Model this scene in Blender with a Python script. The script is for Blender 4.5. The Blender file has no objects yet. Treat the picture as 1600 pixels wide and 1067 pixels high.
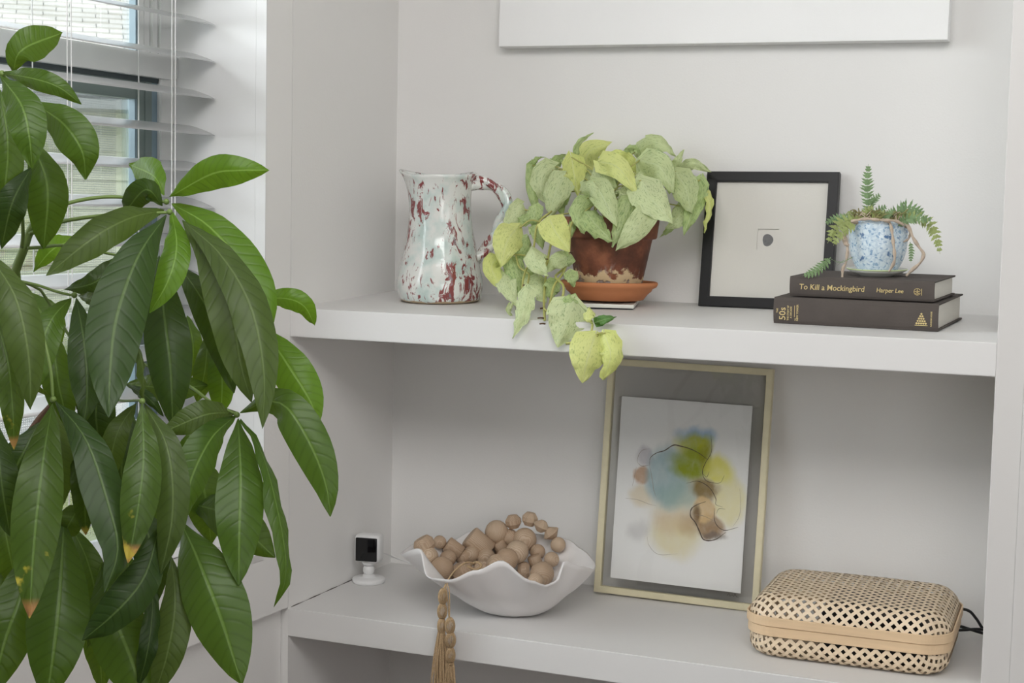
import bpy, bmesh, math, random
from mathutils import Vector, Matrix, noise
sc = bpy.context.scene
random.seed(7)
# ------------------------------------------------------------------ camera
FPX = 2350.4
R_ = Vector((0.9309, 0.3648, 0.0206)); U_ = Vector((-0.0499, 0.0711, 0.9962)); F_ = Vector((-0.362, 0.9284, -0.0844))
R_.normalize(); F_ = (F_ - R_*F_.dot(R_)).normalized(); U_ = R_.cross(F_).normalized()
ZU = 1.25                                   # top of the upper shelf (front edge)
CAM = Vector((1.3385, -2.7684, ZU+0.1762))
cd = bpy.data.cameras.new('camera'); cam = bpy.data.objects.new('camera', cd); sc.collection.objects.link(cam)
cd.sensor_width = 36; cd.lens = FPX/1600*36; cd.clip_start = .05; cd.clip_end = 300
cam.matrix_world = Matrix.Translation(CAM) @ Matrix((R_, U_, -F_)).transposed().to_4x4()
sc.camera = cam
# ------------------------------------------------------------------ light
sc.view_settings.view_transform = 'Standard'; sc.view_settings.look = 'None'
sc.view_settings.gamma = 1; sc.view_settings.use_curve_mapping = False
sc.view_settings.exposure = 0.0
w = bpy.data.worlds.new('world'); sc.world = w; w.use_nodes = True
w.node_tree.nodes['Background'].inputs[0].default_value = (0.86, 0.93, 1.0, 1)
w.node_tree.nodes['Background'].inputs[1].default_value = 2.4
def lamp(name, typ, loc, aim, energy, color=(1,1,1), size=1, sizey=None):
    l = bpy.data.lights.new(name, typ); o = bpy.data.objects.new(name, l); sc.collection.objects.link(o)
    l.energy = energy; l.color = color
    if typ == 'AREA':
        l.shape = 'RECTANGLE'; l.size = size; l.size_y = sizey or size
    if typ == 'SUN': l.angle = math.radians(2)
    o.location = loc
    o.rotation_euler = (Vector(aim)-Vector(loc)).to_track_quat('-Z', 'Y').to_euler()
    return o
lamp('sun', 'SUN', (4, -8, 10), (0, 0, 0), 1.5, (1, .97, .9))
lamp('window_daylight', 'AREA', (-1.9, -2.2, 2.6), (.7, -.6, 1.1), 230, (.93, .97, 1), 2.4, 2.4)
lamp('room_light_right', 'AREA', (3.3, -2.6, 1.9), (.1, -.3, .9), 10.5, (1, .98, .965), 1.2, 1.4)
lamp('ceiling_light', 'AREA', (1.0, -2.1, 2.5), (.75, -.25, .9), 37, (1, .985, .97), 1.4, 1.0)
lamp('low_fill', 'AREA', (1.9, -2.9, 1.25), (.5, -.1, .95), 7.5, (1, .985, .97), .8, .8)  # unseen fill added to brighten the lower niche
# ------------------------------------------------------------------ pixel helpers (px in the 1600x1067 frame)
def ray(x, y): return F_ + R_*((x-800)/FPX) - U_*((y-533.5)/FPX)
def at(x, y, d): return CAM + ray(x, y)*d
def on_y(x, y, Y):
    d = ray(x, y); return CAM + d*((Y-CAM.y)/d.y)
def on_z(x, y, Z):
    d = ray(x, y); return CAM + d*((Z-CAM.z)/d.z)
# ------------------------------------------------------------------ materials
def nmat(name):
    m = bpy.data.materials.new(name); m.use_nodes = True
    return m, m.node_tree.nodes, m.node_tree.links, m.node_tree.nodes['Principled BSDF']
def rgb(c): return (c[0], c[1], c[2], 1)
def mixc(N, L, fac, a, b, mode='MIX'):
    n = N.new('ShaderNodeMix'); n.data_type = 'RGBA'; n.blend_type = mode
    for i, v in ((0, fac), (6, a), (7, b)):
        if hasattr(v, 'links') or hasattr(v, 'is_linked'): L.new(v, n.inputs[i])
        elif i == 0: n.inputs[0].default_value = v
        else: n.inputs[i].default_value = rgb(v)
    return n.outputs[2]
def mth(N, L, op, a, b=None, c=None, clamp=False):
    n = N.new('ShaderNodeMath'); n.operation = op; n.use_clamp = clamp
    for i, v in enumerate((a, b, c)):
        if v is None: continue
        if hasattr(v, 'is_linked'): L.new(v, n.inputs[i])
        else: n.inputs[i].default_value = v
    return n.outputs[0]
def noise_n(N, L, scale, detail=4, vec=None, rough=.5, dist=0):
    n = N.new('ShaderNodeTexNoise'); n.inputs['Scale'].default_value = scale; n.inputs['Detail'].default_value = detail
    n.inputs['Roughness'].default_value = rough; n.inputs['Distortion'].default_value = dist
    if vec is not None: L.new(vec, n.inputs['Vector'])
    return n.outputs['Fac']
def ramp(N, L, fac, stops, interp='LINEAR'):
    n = N.new('ShaderNodeValToRGB'); n.color_ramp.interpolation = interp
    e = n.color_ramp.elements
    while len(e) < len(stops): e.new(.5)
    for k, (p, c) in enumerate(stops): e[k].position = p; e[k].color = rgb(c) if not isinstance(c, (int, float)) else (c, c, c, 1)
    L.new(fac, n.inputs[0]); return n.outputs[0]
def coords(N, L, kind='Object', scale=None, rot=None):
    t = N.new('ShaderNodeTexCoord')
    if scale is None and rot is None: return t.outputs[kind]
    m = N.new('ShaderNodeMapping'); L.new(t.outputs[kind], m.inputs[0])
    if scale: m.inputs['Scale'].default_value = scale
    if rot: m.inputs['Rotation'].default_value = rot
    return m.outputs[0]
def bump(N, L, P, h, strength=.2, dist=.01):
    b = N.new('ShaderNodeBump'); b.inputs['Strength'].default_value = strength; b.inputs['Distance'].default_value = dist
    L.new(h, b.inputs['Height']); L.new(b.outputs[0], P.inputs['Normal'])
def plain(name, c, rough=.5, var=.06, scale=8, bmp=.1, metal=0, spec=.5, bscale=None, stretch=None):
    m, N, L, P = nmat(name)
    v = coords(N, L, 'Object', stretch)
    f = noise_n(N, L, scale, 5, v)
    L.new(mixc(N, L, f, [x*(1-var) for x in c], [min(1, x*(1+var)) for x in c]), P.inputs['Base Color'])
    P.inputs['Roughness'].default_value = rough; P.inputs['Metallic'].default_value = metal
    P.inputs['Specular IOR Level'].default_value = spec
    if bmp: bump(N, L, P, noise_n(N, L, bscale or scale*12, 3, v), bmp, .002)
    return m
M = {}
M['wall'] = plain('wall_paint', (.79, .78, .765), .62, .015, 2, .12, bscale=260, spec=.3)
M['trimp'] = plain('trim_paint', (.66, .645, .63), .42, .012, 3, .05, spec=.4)
M['shelfp'] = plain('shelf_paint', (.72, .71, .70), .48, .02, 5, .06, bscale=120, spec=.35)
M['jambp'] = plain('jamb_paint', (.74, .74, .735), .45, .012, 3, .05, spec=.4)
M['ceil'] = plain('ceiling_paint', (.8, .79, .77), .7, .01)
M['floor'] = plain('floor_wood', (.07, .035, .02), .4, .3, 3, .1, stretch=(1, 8, 1))
M['canvas'] = plain('canvas_white', (.85, .85, .845), .6, .01, 4, .15, bscale=500)
M['blind'] = plain('blind_slat_white', (.86, .87, .88), .22, .01, 3, 0, spec=.9)
M['cord'] = plain('blind_cord_white', (.8, .8, .8), .7, .02, 3, 0)
M['sash'] = plain('sash_white', (.78, .79, .78), .4, .02, 3, 0)
M['screenf'] = plain('screen_frame_green_grey', (.20, .25, .24), .5, .05, 3, 0)
M['darkgap'] = plain('gasket_dark', (.035, .05, .055), .5, .05, 3, 0)
M['bluef'] = plain('bluish_frame', (.22, .31, .37), .45, .05, 3, 0)
M['black'] = plain('black_lacquer', (.008, .008, .009), .38, .2, 6, .03, spec=.3)
M['mat'] = plain('mat_board', (.75, .73, .695), .8, .01, 6, .15, bscale=600)
M['paper'] = plain('print_paper', (.86, .86, .85), .8, .01, 6, .1)
M['inkgrey'] = None
M['gold'] = plain('champagne_gold', (.74, .68, .48), .45, .08, 60, .12, metal=.2, bscale=300)
M['plastic'] = plain('white_plastic', (.80, .80, .80), .35, .01, 5, 0)
M['lens'] = plain('lens_black', (.004, .004, .005), .08, .1, 5, 0)
M['cable'] = plain('black_cable', (.012, .012, .013), .45, .1, 5, 0)
M['twine'] = plain('jute_twine', (.50, .35, .20), .9, .55, 420, .5, bscale=900)
M['bamboo'] = plain('bamboo_strip', (.78, .63, .45), .5, .16, 30, .1, bscale=300)
M['bamboob'] = plain('bamboo_band', (.74, .54, .34), .45, .14, 10, .1, stretch=(1, 1, 12))
M['cloth'] = plain('book_cloth', (.082, .068, .060), .85, .14, 40, .5, bscale=1400)
M['pages'] = plain('page_block', (.74, .71, .64), .8, .10, 30, .4, bscale=30, stretch=(1, 1, 90))
M['gilt'] = plain('gilt_print', (.72, .58, .28), .4, .1, 60, 0, metal=.3)
M['bark'] = plain('bark_brown', (.14, .075, .045), .8, .4, 60, .5)
M['stemg'] = plain('stem_green', (.13, .20, .045), .55, .2, 30, .1)
M['stemy'] = plain('vine_stem', (.42, .42, .13), .55, .25, 40, .1)
M['node'] = plain('vine_node_brown', (.10, .055, .03), .8, .3, 60, .2)
M['soil'] = plain('potting_soil', (.05, .033, .022), .95, .4, 80, .6)
M['moss'] = plain('moss', (.26, .24, .10), .95, .5, 90, .6)
M['root'] = plain('root_brown', (.52, .42, .33), .9, .35, 150, .6, bscale=700)
M['concrete'] = plain('path_concrete', (.5, .49, .46), .9, .1, 3, .1)
M['lawn'] = plain('lawn_green', (.25, .30, .10), .95, .3, 3, .1)
M['shingle'] = plain('roof_shingle', (.74, .72, .66), .9, .18, 2, .2)
M['rooffelt'] = plain('roof_felt', (.16, .17, .17), .9, .1, 2, 0)  # dark underlay of the roof deck
M['siding'] = plain('siding_sage', (.52, .55, .40), .7, .05, 2, 0)
M['fascia'] = plain('fascia_grey', (.28, .31, .30), .6, .05, 2, 0)
M['felt'] = plain('dark_felt', (.02, .02, .022), .9, .1, 5, 0)
M['device'] = plain('device_black', (.008, .008, .009), .3, .1, 5, 0)
M['device_w'] = plain('device_grey', (.5, .5, .52), .5, .05, 5, 0)
M['caulk'] = plain('gap_dark', (.10, .085, .075), .9, .2, 20, 0)

def wood_mat():
    m, N, L, P = nmat('raw_bead_wood')
    v = coords(N, L, 'Object')
    oi = N.new('ShaderNodeObjectInfo')
    vm = N.new('ShaderNodeVectorMath'); vm.operation = 'ADD'; L.new(v, vm.inputs[0])
    cb = N.new('ShaderNodeCombineXYZ'); L.new(oi.outputs['Random'], cb.inputs[0]); L.new(cb.outputs[0], vm.inputs[1])
    wv = N.new('ShaderNodeTexWave'); wv.inputs['Scale'].default_value = 2.6; wv.inputs['Distortion'].default_value = 4; wv.inputs['Detail'].default_value = 2; wv.inputs['Detail Scale'].default_value = .8
    L.new(vm.outputs[0], wv.inputs[0])
    base = mixc(N, L, oi.outputs['Random'], (.47, .34, .235), (.60, .47, .345))
    f = mth(N, L, 'MULTIPLY', wv.outputs[1], .55)
    L.new(mixc(N, L, f, base, (.36, .23, .14)), P.inputs['Base Color'])
    P.inputs['Roughness'].default_value = .6
    return m
M['bead'] = wood_mat()

def ceramic_jug():
    m, N, L, P = nmat('spatter_glaze')
    v = coords(N, L, 'Object'); vs = coords(N, L, 'Object', (1, 1, .42))
    f1 = noise_n(N, L, 26, 4, v)
    c = ramp(N, L, f1, [(.34, (.52, .63, .60)), (.45, (.66, .73, .70)), (.56, (.78, .79, .76))])
    f2 = noise_n(N, L, 74, 6, vs, .66, 1.1)
    big = noise_n(N, L, 11, 2, v)
    s = mth(N, L, 'ADD', f2, mth(N, L, 'MULTIPLY', big, .42))
    mask = ramp(N, L, s, [(.755, 0.0), (.80, 1.0)])
    c = mixc(N, L, mask, c, (.25, .06, .06))
    f3 = noise_n(N, L, 75, 5, vs, .6, .5)
    mk2 = ramp(N, L, f3, [(.64, 0.0), (.70, .75)])
    c = mixc(N, L, mk2, c, (.24, .24, .27))
    sep = N.new('ShaderNodeSeparateXYZ'); L.new(v, sep.inputs[0])
    zz = mth(N, L, 'ADD', sep.outputs[2], mth(N, L, 'MULTIPLY', noise_n(N, L, 30, 2, v), -.010))
    base = ramp(N, L, mth(N, L, 'MULTIPLY', mth(N, L, 'ADD', zz, .01), 20), [(.17, 1.0), (.2, 0.0)])
    c = mixc(N, L, base, c, (.48, .36, .22))
    L.new(c, P.inputs['Base Color']); P.inputs['Roughness'].default_value = .12
    P.inputs['Coat Weight'].default_value = .4
    bump(N, L, P, noise_n(N, L, 22, 3, v), .35, .004)
    return m
M['jug'] = ceramic_jug()

def terracotta(name, stained):
    m, N, L, P = nmat(name)
    v = coords(N, L, 'Object')
    if not stained:
        f = noise_n(N, L, 14, 5, v)
        c = mixc(N, L, f, (.44, .15, .055), (.56, .23, .10))
    else:
        f = noise_n(N, L, 22, 6, v, .6)
        c = ramp(N, L, f, [(.35, (.085, .028, .014)), (.5, (.17, .055, .028)), (.66, (.30, .11, .055))])
        sep = N.new('ShaderNodeSeparateXYZ'); L.new(v, sep.inputs[0])
        n1 = noise_n(N, L, 38, 4, v, .6); 
        z = mth(N, L, 'ADD', sep.outputs[2], mth(N, L, 'MULTIPLY', mth(N, L, 'SUBTRACT', n1, .5), -.075))
        zf = mth(N, L, 'MULTIPLY', z, 10)
        haze = ramp(N, L, zf, [(.0, 1.0), (.40, .8), (.62, 0.0)])
        spk = ramp(N, L, noise_n(N, L, 60, 4, coords(N, L, 'Object', (1, 1, .4)), .7), [(.52, 0.0), (.62, .65)])
        c = mixc(N, L, mth(N, L, 'MULTIPLY', haze, spk), c, (.45, .42, .40))
        crust = ramp(N, L, zf, [(.20, 0.0), (.24, 1.0), (.36, 1.0), (.41, 0.0)])
        c = mixc(N, L, crust, c, (.66, .50, .30))
        low = ramp(N, L, zf, [(.19, .75), (.24, 0.0)])
        c = mixc(N, L, low, c, mixc(N, L, noise_n(N, L, 70, 3, v), (.17, .15, .15), (.50, .46, .42)))
        bump(N, L, P, crust, .5, .003)
    L.new(c, P.inputs['Base Color']); P.inputs['Roughness'].default_value = .6 if stained else .75
    return m
M['pot'] = terracotta('stained_terracotta', True)
M['saucer'] = terracotta('clean_terracotta', False)

def floral():
    m, N, L, P = nmat('blue_floral_glaze')
    v = coords(N, L, 'Object')
    n = N.new('ShaderNodeTexNoise'); n.inputs['Scale'].default_value = 130; n.inputs['Detail'].default_value = 2; L.new(v, n.inputs['Vector'])
    vm = N.new('ShaderNodeVectorMath'); vm.operation = 'MULTIPLY_ADD'; L.new(n.outputs['Color'], vm.inputs[0]); vm.inputs[1].default_value = (.012, .012, .012); L.new(v, vm.inputs[2])
    vo = N.new('ShaderNodeTexVoronoi'); vo.feature = 'DISTANCE_TO_EDGE'; vo.inputs['Scale'].default_value = 105; L.new(vm.outputs[0], vo.inputs['Vector'])
    a = ramp(N, L, vo.outputs['Distance'], [(.06, 1.0), (.16, 0.0)])
    v2 = N.new('ShaderNodeTexVoronoi'); v2.inputs['Scale'].default_value = 150; L.new(vm.outputs[0], v2.inputs['Vector'])
    b = ramp(N, L, v2.outputs['Distance'], [(.28, 1.0), (.38, 0.0)])
    v3 = N.new('ShaderNodeTexVoronoi'); v3.inputs['Scale'].default_value = 62; L.new(vm.outputs[0], v3.inputs['Vector'])
    d = ramp(N, L, v3.outputs['Distance'], [(.16, 1.0), (.24, 0.0)])
    c = mixc(N, L, mth(N, L, 'MULTIPLY', b, .7), (.66, .76, .82), (.13, .28, .48))
    c = mixc(N, L, mth(N, L, 'MULTIPLY', a, .3), c, (.22, .38, .56))
    c = mixc(N, L, mth(N, L, 'MULTIPLY', d, .85), c, (.05, .14, .32))
    L.new(c, P.inputs['Base Color']); P.inputs['Roughness'].default_value = .22
    return m
M['floral'] = floral()
M['dish'] = plain('saucer_glaze', (.70, .71, .66), .25, .05, 20, 0)
M['dishrim'] = plain('green_rim_glaze', (.52, .62, .30), .3, .1, 20, 0)
M['porcelain'] = plain('matte_white_bowl', (.80, .775, .765), .55, .02, 5, .25, bscale=30, spec=.3)

def leafmat(name, c, c2, vein, trans=.35, rough=.38, nv=15, tipbrown=0, spots=None, vein_dark=True):
    """u runs along the leaf, v across; all veins are colour and fine relief on the leaf itself"""
    m, N, L, P = nmat(name)
    uv = N.new('ShaderNodeUVMap'); sep = N.new('ShaderNodeSeparateXYZ'); L.new(uv.outputs[0], sep.inputs[0])
    u, v = sep.outputs[0], sep.outputs[1]
    av = mth(N, L, 'ABSOLUTE', mth(N, L, 'MULTIPLY_ADD', v, 2, -1))
    obj = coords(N, L, 'Object')
    oi = N.new('ShaderNodeObjectInfo')
    f = noise_n(N, L, 22, 4, obj)
    f = mth(N, L, 'ADD', mth(N, L, 'MULTIPLY', f, .6), mth(N, L, 'MULTIPLY', oi.outputs['Random'], .5), clamp=True)
    col = mixc(N, L, f, c, c2)
    if spots:
        cbx = N.new('ShaderNodeCombineXYZ'); L.new(mth(N, L, 'MULTIPLY', u, 7), cbx.inputs[0]); L.new(mth(N, L, 'MULTIPLY', v, 17), cbx.inputs[1]); L.new(mth(N, L, 'MULTIPLY', oi.outputs['Random'], 90), cbx.inputs[2])
        sm = noise_n(N, L, spots[0]/100, 5, cbx.outputs[0], .68, .3)
        col = mixc(N, L, ramp(N, L, sm, [(spots[2], 0.0), (spots[2]+.05, spots[3])]), col, spots[1])
    ph = mth(N, L, 'MULTIPLY', mth(N, L, 'SUBTRACT', u, mth(N, L, 'MULTIPLY', mth(N, L, 'POWER', av, 1.3), .09)), nv*6.2832)
    ph = mth(N, L, 'ADD', ph, mth(N, L, 'MULTIPLY', noise_n(N, L, 30, 2, obj), 4.5))
    sv = mth(N, L, 'POWER', mth(N, L, 'MULTIPLY_ADD', mth(N, L, 'SINE', ph), .5, .5), 7)
    col = mixc(N, L, mth(N, L, 'MULTIPLY', sv, .30 if vein_dark else .10), col, [x*.45 for x in c] if vein_dark else vein)
    mid = ramp(N, L, av, [(.025, 1.0), (.07, 0.0)])
    col = mixc(N, L, mth(N, L, 'MULTIPLY', mid, .8), col, vein)
    if tipbrown:
        tb = ramp(N, L, mth(N, L, 'ADD', u, mth(N, L, 'MULTIPLY', f, .08)), [(.945, 0.0), (.985, 1.0)])
        col = mixc(N, L, tb, col, (.36, .17, .07))
        ys = ramp(N, L, mth(N, L, 'MULTIPLY', noise_n(N, L, 60, 3, obj), mth(N, L, 'ADD', u, .15)), [(.60, 0.0), (.70, .8)])
        col = mixc(N, L, ys, col, (.50, .42, .05))
    L.new(col, P.inputs['Base Color']); P.inputs['Roughness'].default_value = rough
    P.inputs['Specular IOR Level'].default_value = .28
    h = mth(N, L, 'SUBTRACT', mth(N, L, 'MULTIPLY', sv, -1), mth(N, L, 'MULTIPLY', mid, 1.2))
    bump(N, L, P, h, .22, .0010)
    tr = N.new('ShaderNodeBsdfTranslucent'); L.new(mixc(N, L, .35, col, (.55, .8, .05)), tr.inputs[0])
    mx = N.new('ShaderNodeMixShader'); mx.inputs[0].default_value = trans
    L.new(P.outputs[0], mx.inputs[1]); L.new(tr.outputs[0], mx.inputs[2])
    L.new(mx.outputs[0], N['Material Output'].inputs[0])
    return m
M['lf_bright'] = leafmat('leaf_bright', (.060, .140, .010), (.085, .185, .014), (.20, .34, .07), .38)  # leaf tones: part natural variation, part light and shade put into the colour
M['lf_mid'] = leafmat('leaf_mid', (.033, .076, .009), (.054, .108, .015), (.13, .22, .05), .28)
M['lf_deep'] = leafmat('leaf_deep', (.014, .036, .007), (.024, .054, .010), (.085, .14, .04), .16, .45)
M['lf_olive'] = leafmat('leaf_olive', (.040, .068, .014), (.058, .092, .022), (.11, .16, .05), .25, .45)
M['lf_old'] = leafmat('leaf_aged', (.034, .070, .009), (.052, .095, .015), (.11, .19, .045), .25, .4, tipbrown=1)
M['pl_pale'] = leafmat('marbled_pale', (.53, .62, .31), (.66, .72, .44), (.60, .68, .40), .22, .42, 7, spots=(190, (.14, .26, .10), .555, .7), vein_dark=False)
M['pl_green'] = leafmat('marbled_green', (.42, .55, .21), (.57, .66, .35), (.52, .62, .33), .22, .42, 7, spots=(150, (.11, .23, .08), .53, .7), vein_dark=False)
M['pl_yellow'] = leafmat('marbled_yellow', (.66, .71, .22), (.74, .77, .34), (.68, .72, .34), .25, .42, 7, spots=(170, (.20, .30, .07), .565, .6), vein_dark=False)
M['pl_dark'] = leafmat('pothos_dark', (.07, .19, .04), (.12, .25, .07), (.3, .4, .2), .15, .4, 7, vein_dark=False)
M['fern'] = plain('fern_green', (.16, .26, .11), .6, .35, 60, 0)
M['ferny'] = plain('fern_yellow_green', (.30, .36, .12), .6, .3, 60, 0)

def glass(name, tint, f=.6, rough=.02):
    m, N, L, P = nmat(name); N.remove(P)
    t = N.new('ShaderNodeBsdfTransparent'); t.inputs[0].default_value = rgb(tint)
    g = N.new('ShaderNodeBsdfGlossy'); g.inputs['Roughness'].default_value = rough
    fr = N.new('ShaderNodeFresnel'); fr.inputs[0].default_value = 1.45
    mx = N.new('ShaderNodeMixShader'); L.new(mth(N, L, 'MULTIPLY', fr.outputs[0], f), mx.inputs[0])
    L.new(t.outputs[0], mx.inputs[1]); L.new(g.outputs[0], mx.inputs[2]); L.new(mx.outputs[0], N['Material Output'].inputs[0])
    return m
M['glass'] = glass('pane_glass', (.97, .98, .98))
M['mglass'] = glass('museum_glass', (.985, .985, .98), .10, .35)
M['fglass'] = glass('frame_glass', (.988, .988, .984), .6)
def screen():
    m, N, L, P = nmat('insect_screen')
    v = coords(N, L, 'Object')
    sep = N.new('ShaderNodeSeparateXYZ'); L.new(v, sep.inputs[0])
    a = mth(N, L, 'GREATER_THAN', mth(N, L, 'SINE', mth(N, L, 'MULTIPLY', sep.outputs[0], 1300)), .55)
    b = mth(N, L, 'GREATER_THAN', mth(N, L, 'SINE', mth(N, L, 'MULTIPLY', sep.outputs[2], 1300)), .55)
    mask = mth(N, L, 'MULTIPLY', mth(N, L, 'MAXIMUM', a, b), .62)
    P.inputs['Base Color'].default_value = (.32, .36, .38, 1); P.inputs['Roughness'].default_value = .6
    L.new(mask, P.inputs['Alpha'])
    return m
M['screen'] = screen()

# ------------------------------------------------------------------ mesh helpers
COL = sc.collection
def link(name, me, m, parent=None, smooth=False, kind=None, label=None):
    o = bpy.data.objects.new(name, me); COL.objects.link(o)
    if m is not None and not me.materials: me.materials.append(M[m] if isinstance(m, str) else m)
    if smooth:
        for p in me.polygons: p.use_smooth = True
    if parent is not None: o.parent = parent
    if kind: o['kind'] = kind
    if label: o['label'] = label
    return o
def bmobj(name, bm, m, parent=None, smooth=False, kind=None, label=None):
    me = bpy.data.meshes.new(name); bm.normal_update(); bm.to_mesh(me); bm.free()
    return link(name, me, m, parent, smooth, kind, label)
def thing(name, label, cat, loc=(0, 0, 0), rot=(0, 0, 0), group=None):
    o = bpy.data.objects.new(name, None); COL.objects.link(o); o.empty_display_size = .05
    o.location = loc; o.rotation_euler = rot; o['label'] = label; o['category'] = cat
    if group: o['group'] = group
    return o
def tag(o, label, cat, group=None):
    o['label'] = label; o['category'] = cat
    if group: o['group'] = group
    return o
def box(bm, x0, x1, y0, y1, z0, z1, bev=0, M4=None):
    vs = [bm.verts.new((x, y, z)) for z in (z0, z1) for y in (y0, y1) for x in (x0, x1)]
    f = []
    for q in ((0, 2, 3, 1), (4, 5, 7, 6), (0, 1, 5, 4), (2, 6, 7, 3), (0, 4, 6, 2), (1, 3, 7, 5)):
        f.append(bm.faces.new([vs[i] for i in q]))
    if bev:
        es = list({e for a in f for e in a.edges})
        r = bmesh.ops.bevel(bm, geom=es, offset=bev, segments=2, affect='EDGES', profile=.6)
        vs = list({v for a in r['faces'] for v in a.verts} | {v for v in vs if v.is_valid})
    if M4 is not None: bmesh.ops.transform(bm, matrix=M4, verts=[v for v in vs if v.is_valid])
    return bm
def bx(x0, x1, y0, y1, z0, z1, bev=0, M4=None): return box(bmesh.new(), x0, x1, y0, y1, z0, z1, bev, M4)
def hexa(P):
    """8 corners: bottom 4 ccw, top 4 ccw"""
    bm = bmesh.new(); v = [bm.verts.new(p) for p in P]
    for q in ((3, 2, 1, 0), (4, 5, 6, 7), (0, 1, 5, 4), (1, 2, 6, 5), (2, 3, 7, 6), (3, 0, 4, 7)): bm.faces.new([v[i] for i in q])
    return bm
def lathe(bm, prof, n=48, fn=None):
    rings = []
    for (r, z) in prof:
        ring = []
        for k in range(n):
            a = 2*math.pi*k/n
            p = Vector((r*math.cos(a), r*math.sin(a), z))
            if fn: p = fn(p, a, r, z)
            ring.append(bm.verts.new(p))
        rings.append(ring)
    for A, B in zip(rings, rings[1:]):
        for k in range(n):
            bm.faces.new((A[k], A[(k+1) % n], B[(k+1) % n], B[k]))
    for ring, rev in ((rings[0], True), (rings[-1], False)):
        if prof[0 if rev else -1][0] > 1e-5 and rev or (not rev and prof[-1][0] > 1e-5): 
            bm.faces.new(ring[::-1] if rev else ring)
    return bm
def catmull(P, n):
    P = [Vector(p) for p in P]
    if len(P) == 2: return [P[0].lerp(P[1], i/n) for i in range(n+1)]
    # arc-length parametrised catmull-rom
    Q = [P[0]*2-P[1]] + P + [P[-1]*2-P[-2]]
    pts = []
    for i in range(1, len(Q)-2):
        a, b, c, d = Q[i-1], Q[i], Q[i+1], Q[i+2]
        for k in range(12):
            t = k/12
            pts.append(.5*((2*b)+(c-a)*t+(2*a-5*b+4*c-d)*t*t+(3*b-a-3*c+d)*t**3))
    pts.append(P[-1])
    s = [0]
    for a, b in zip(pts, pts[1:]): s.append(s[-1]+(b-a).length)
    out = []; j = 0
    for i in range(n+1):
        t = s[-1]*i/n
        while j < len(s)-2 and s[j+1] < t: j += 1
        q = (t-s[j])/max(1e-9, s[j+1]-s[j]); out.append(pts[j].lerp(pts[j+1], min(1, q)))
    return out
def tube(bm, P, r, n=6, seg=None, cap=True):
    seg = seg or max(4, 4*(len(P)-1)); C = catmull(P, seg) if len(P) > 1 else P
    rings = []; up = None
    for i, p in enumerate(C):
        T = (C[min(i+1, len(C)-1)]-C[max(i-1, 0)]).normalized()
        if up is None: up = T.orthogonal().normalized()
        up = (up-T*up.dot(T)).normalized(); s = T.cross(up)
        t = i/(len(C)-1)
        rr = r(t) if callable(r) else (r[0]*(1-t)+r[1]*t if isinstance(r, tuple) else r)
        rings.append([bm.verts.new(p+(up*math.cos(2*math.pi*k/n)+s*math.sin(2*math.pi*k/n))*rr) for k in range(n)])
    for A, B in zip(rings, rings[1:]):
        for k in range(n): bm.faces.new((A[k], A[(k+1) % n], B[(k+1) % n], B[k]))
    if cap: bm.faces.new(rings[0][::-1]); bm.faces.new(rings[-1])
    return bm
def copy_tree(o, parent=None):
    c = o.copy(); COL.objects.link(c)
    if parent is not None: c.parent = parent
    for ch in [x for x in bpy.data.objects if x.parent == o]: copy_tree(ch, c)
    return c
def struct(o): o['kind'] = 'structure'; return o

# ------------------------------------------------------------------ numbers of the niche
W = 1.2; D = .407; DR = .425; SK = -.009; H = .5477; T1 = .051; T2 = .0515; ZB = .016
ZL = ZU-H; ANG = .0741; CEIL = 2.55
un = Vector((-math.sin(ANG), -math.cos(ANG), 0)); nn = Vector((-math.cos(ANG), math.sin(ANG), 0))
WO = Vector((SK, -D, 0))
def wp(u, off, z): return WO + un*u + nn*off + Vector((0, 0, z))     # a point of the window wall
def zup(y): return ZU + ZB*(1+y/D)                                    # surface of the upper shelf

# ------------------------------------------------------------------ shell
struct(bmobj('floor', bx(-1.3, 3.9, -5.6, .1, -.05, 0), 'floor'))
struct(bmobj('ceiling', bx(-1.3, 3.9, -5.6, .1, CEIL, CEIL+.05), 'ceil'))
struct(bmobj('wall_back', bx(-.12, W+.12, 0, .1, 0, CEIL), 'wall'))
struct(bmobj('wall_niche_left', hexa([(SK, -D, 0), (0, 0, 0), (-.10, 0, 0), (-.10, -D+.015, 0), (SK, -D, CEIL), (0, 0, CEIL), (-.10, 0, CEIL), (-.10, -D+.015, CEIL)]), 'wall'))
struct(bmobj('wall_niche_right', bx(W, W+.10, -DR+.018, 0, 0, CEIL), 'wall'))
struct(bmobj('wall_front', bx(W+.10, 3.85, -DR, -DR+.1, 0, CEIL), 'wall'))
struct(bmobj('trim_1', bx(W, W+.0415, -DR, -DR+.018, 0, CEIL, .0015), 'trimp'))
struct(bmobj('trim_2', bx(W+.0415, W+.10, -DR-.003, -DR+.018, 0, CEIL, .001), 'trimp'))
struct(bmobj('wall_right', bx(3.8, 3.9, -5.6, -DR, 0, CEIL), 'wall'))
struct(bmobj('wall_rear', bx(-1.3, 3.9, -5.7, -5.6, 0, CEIL), 'wall'))
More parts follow.
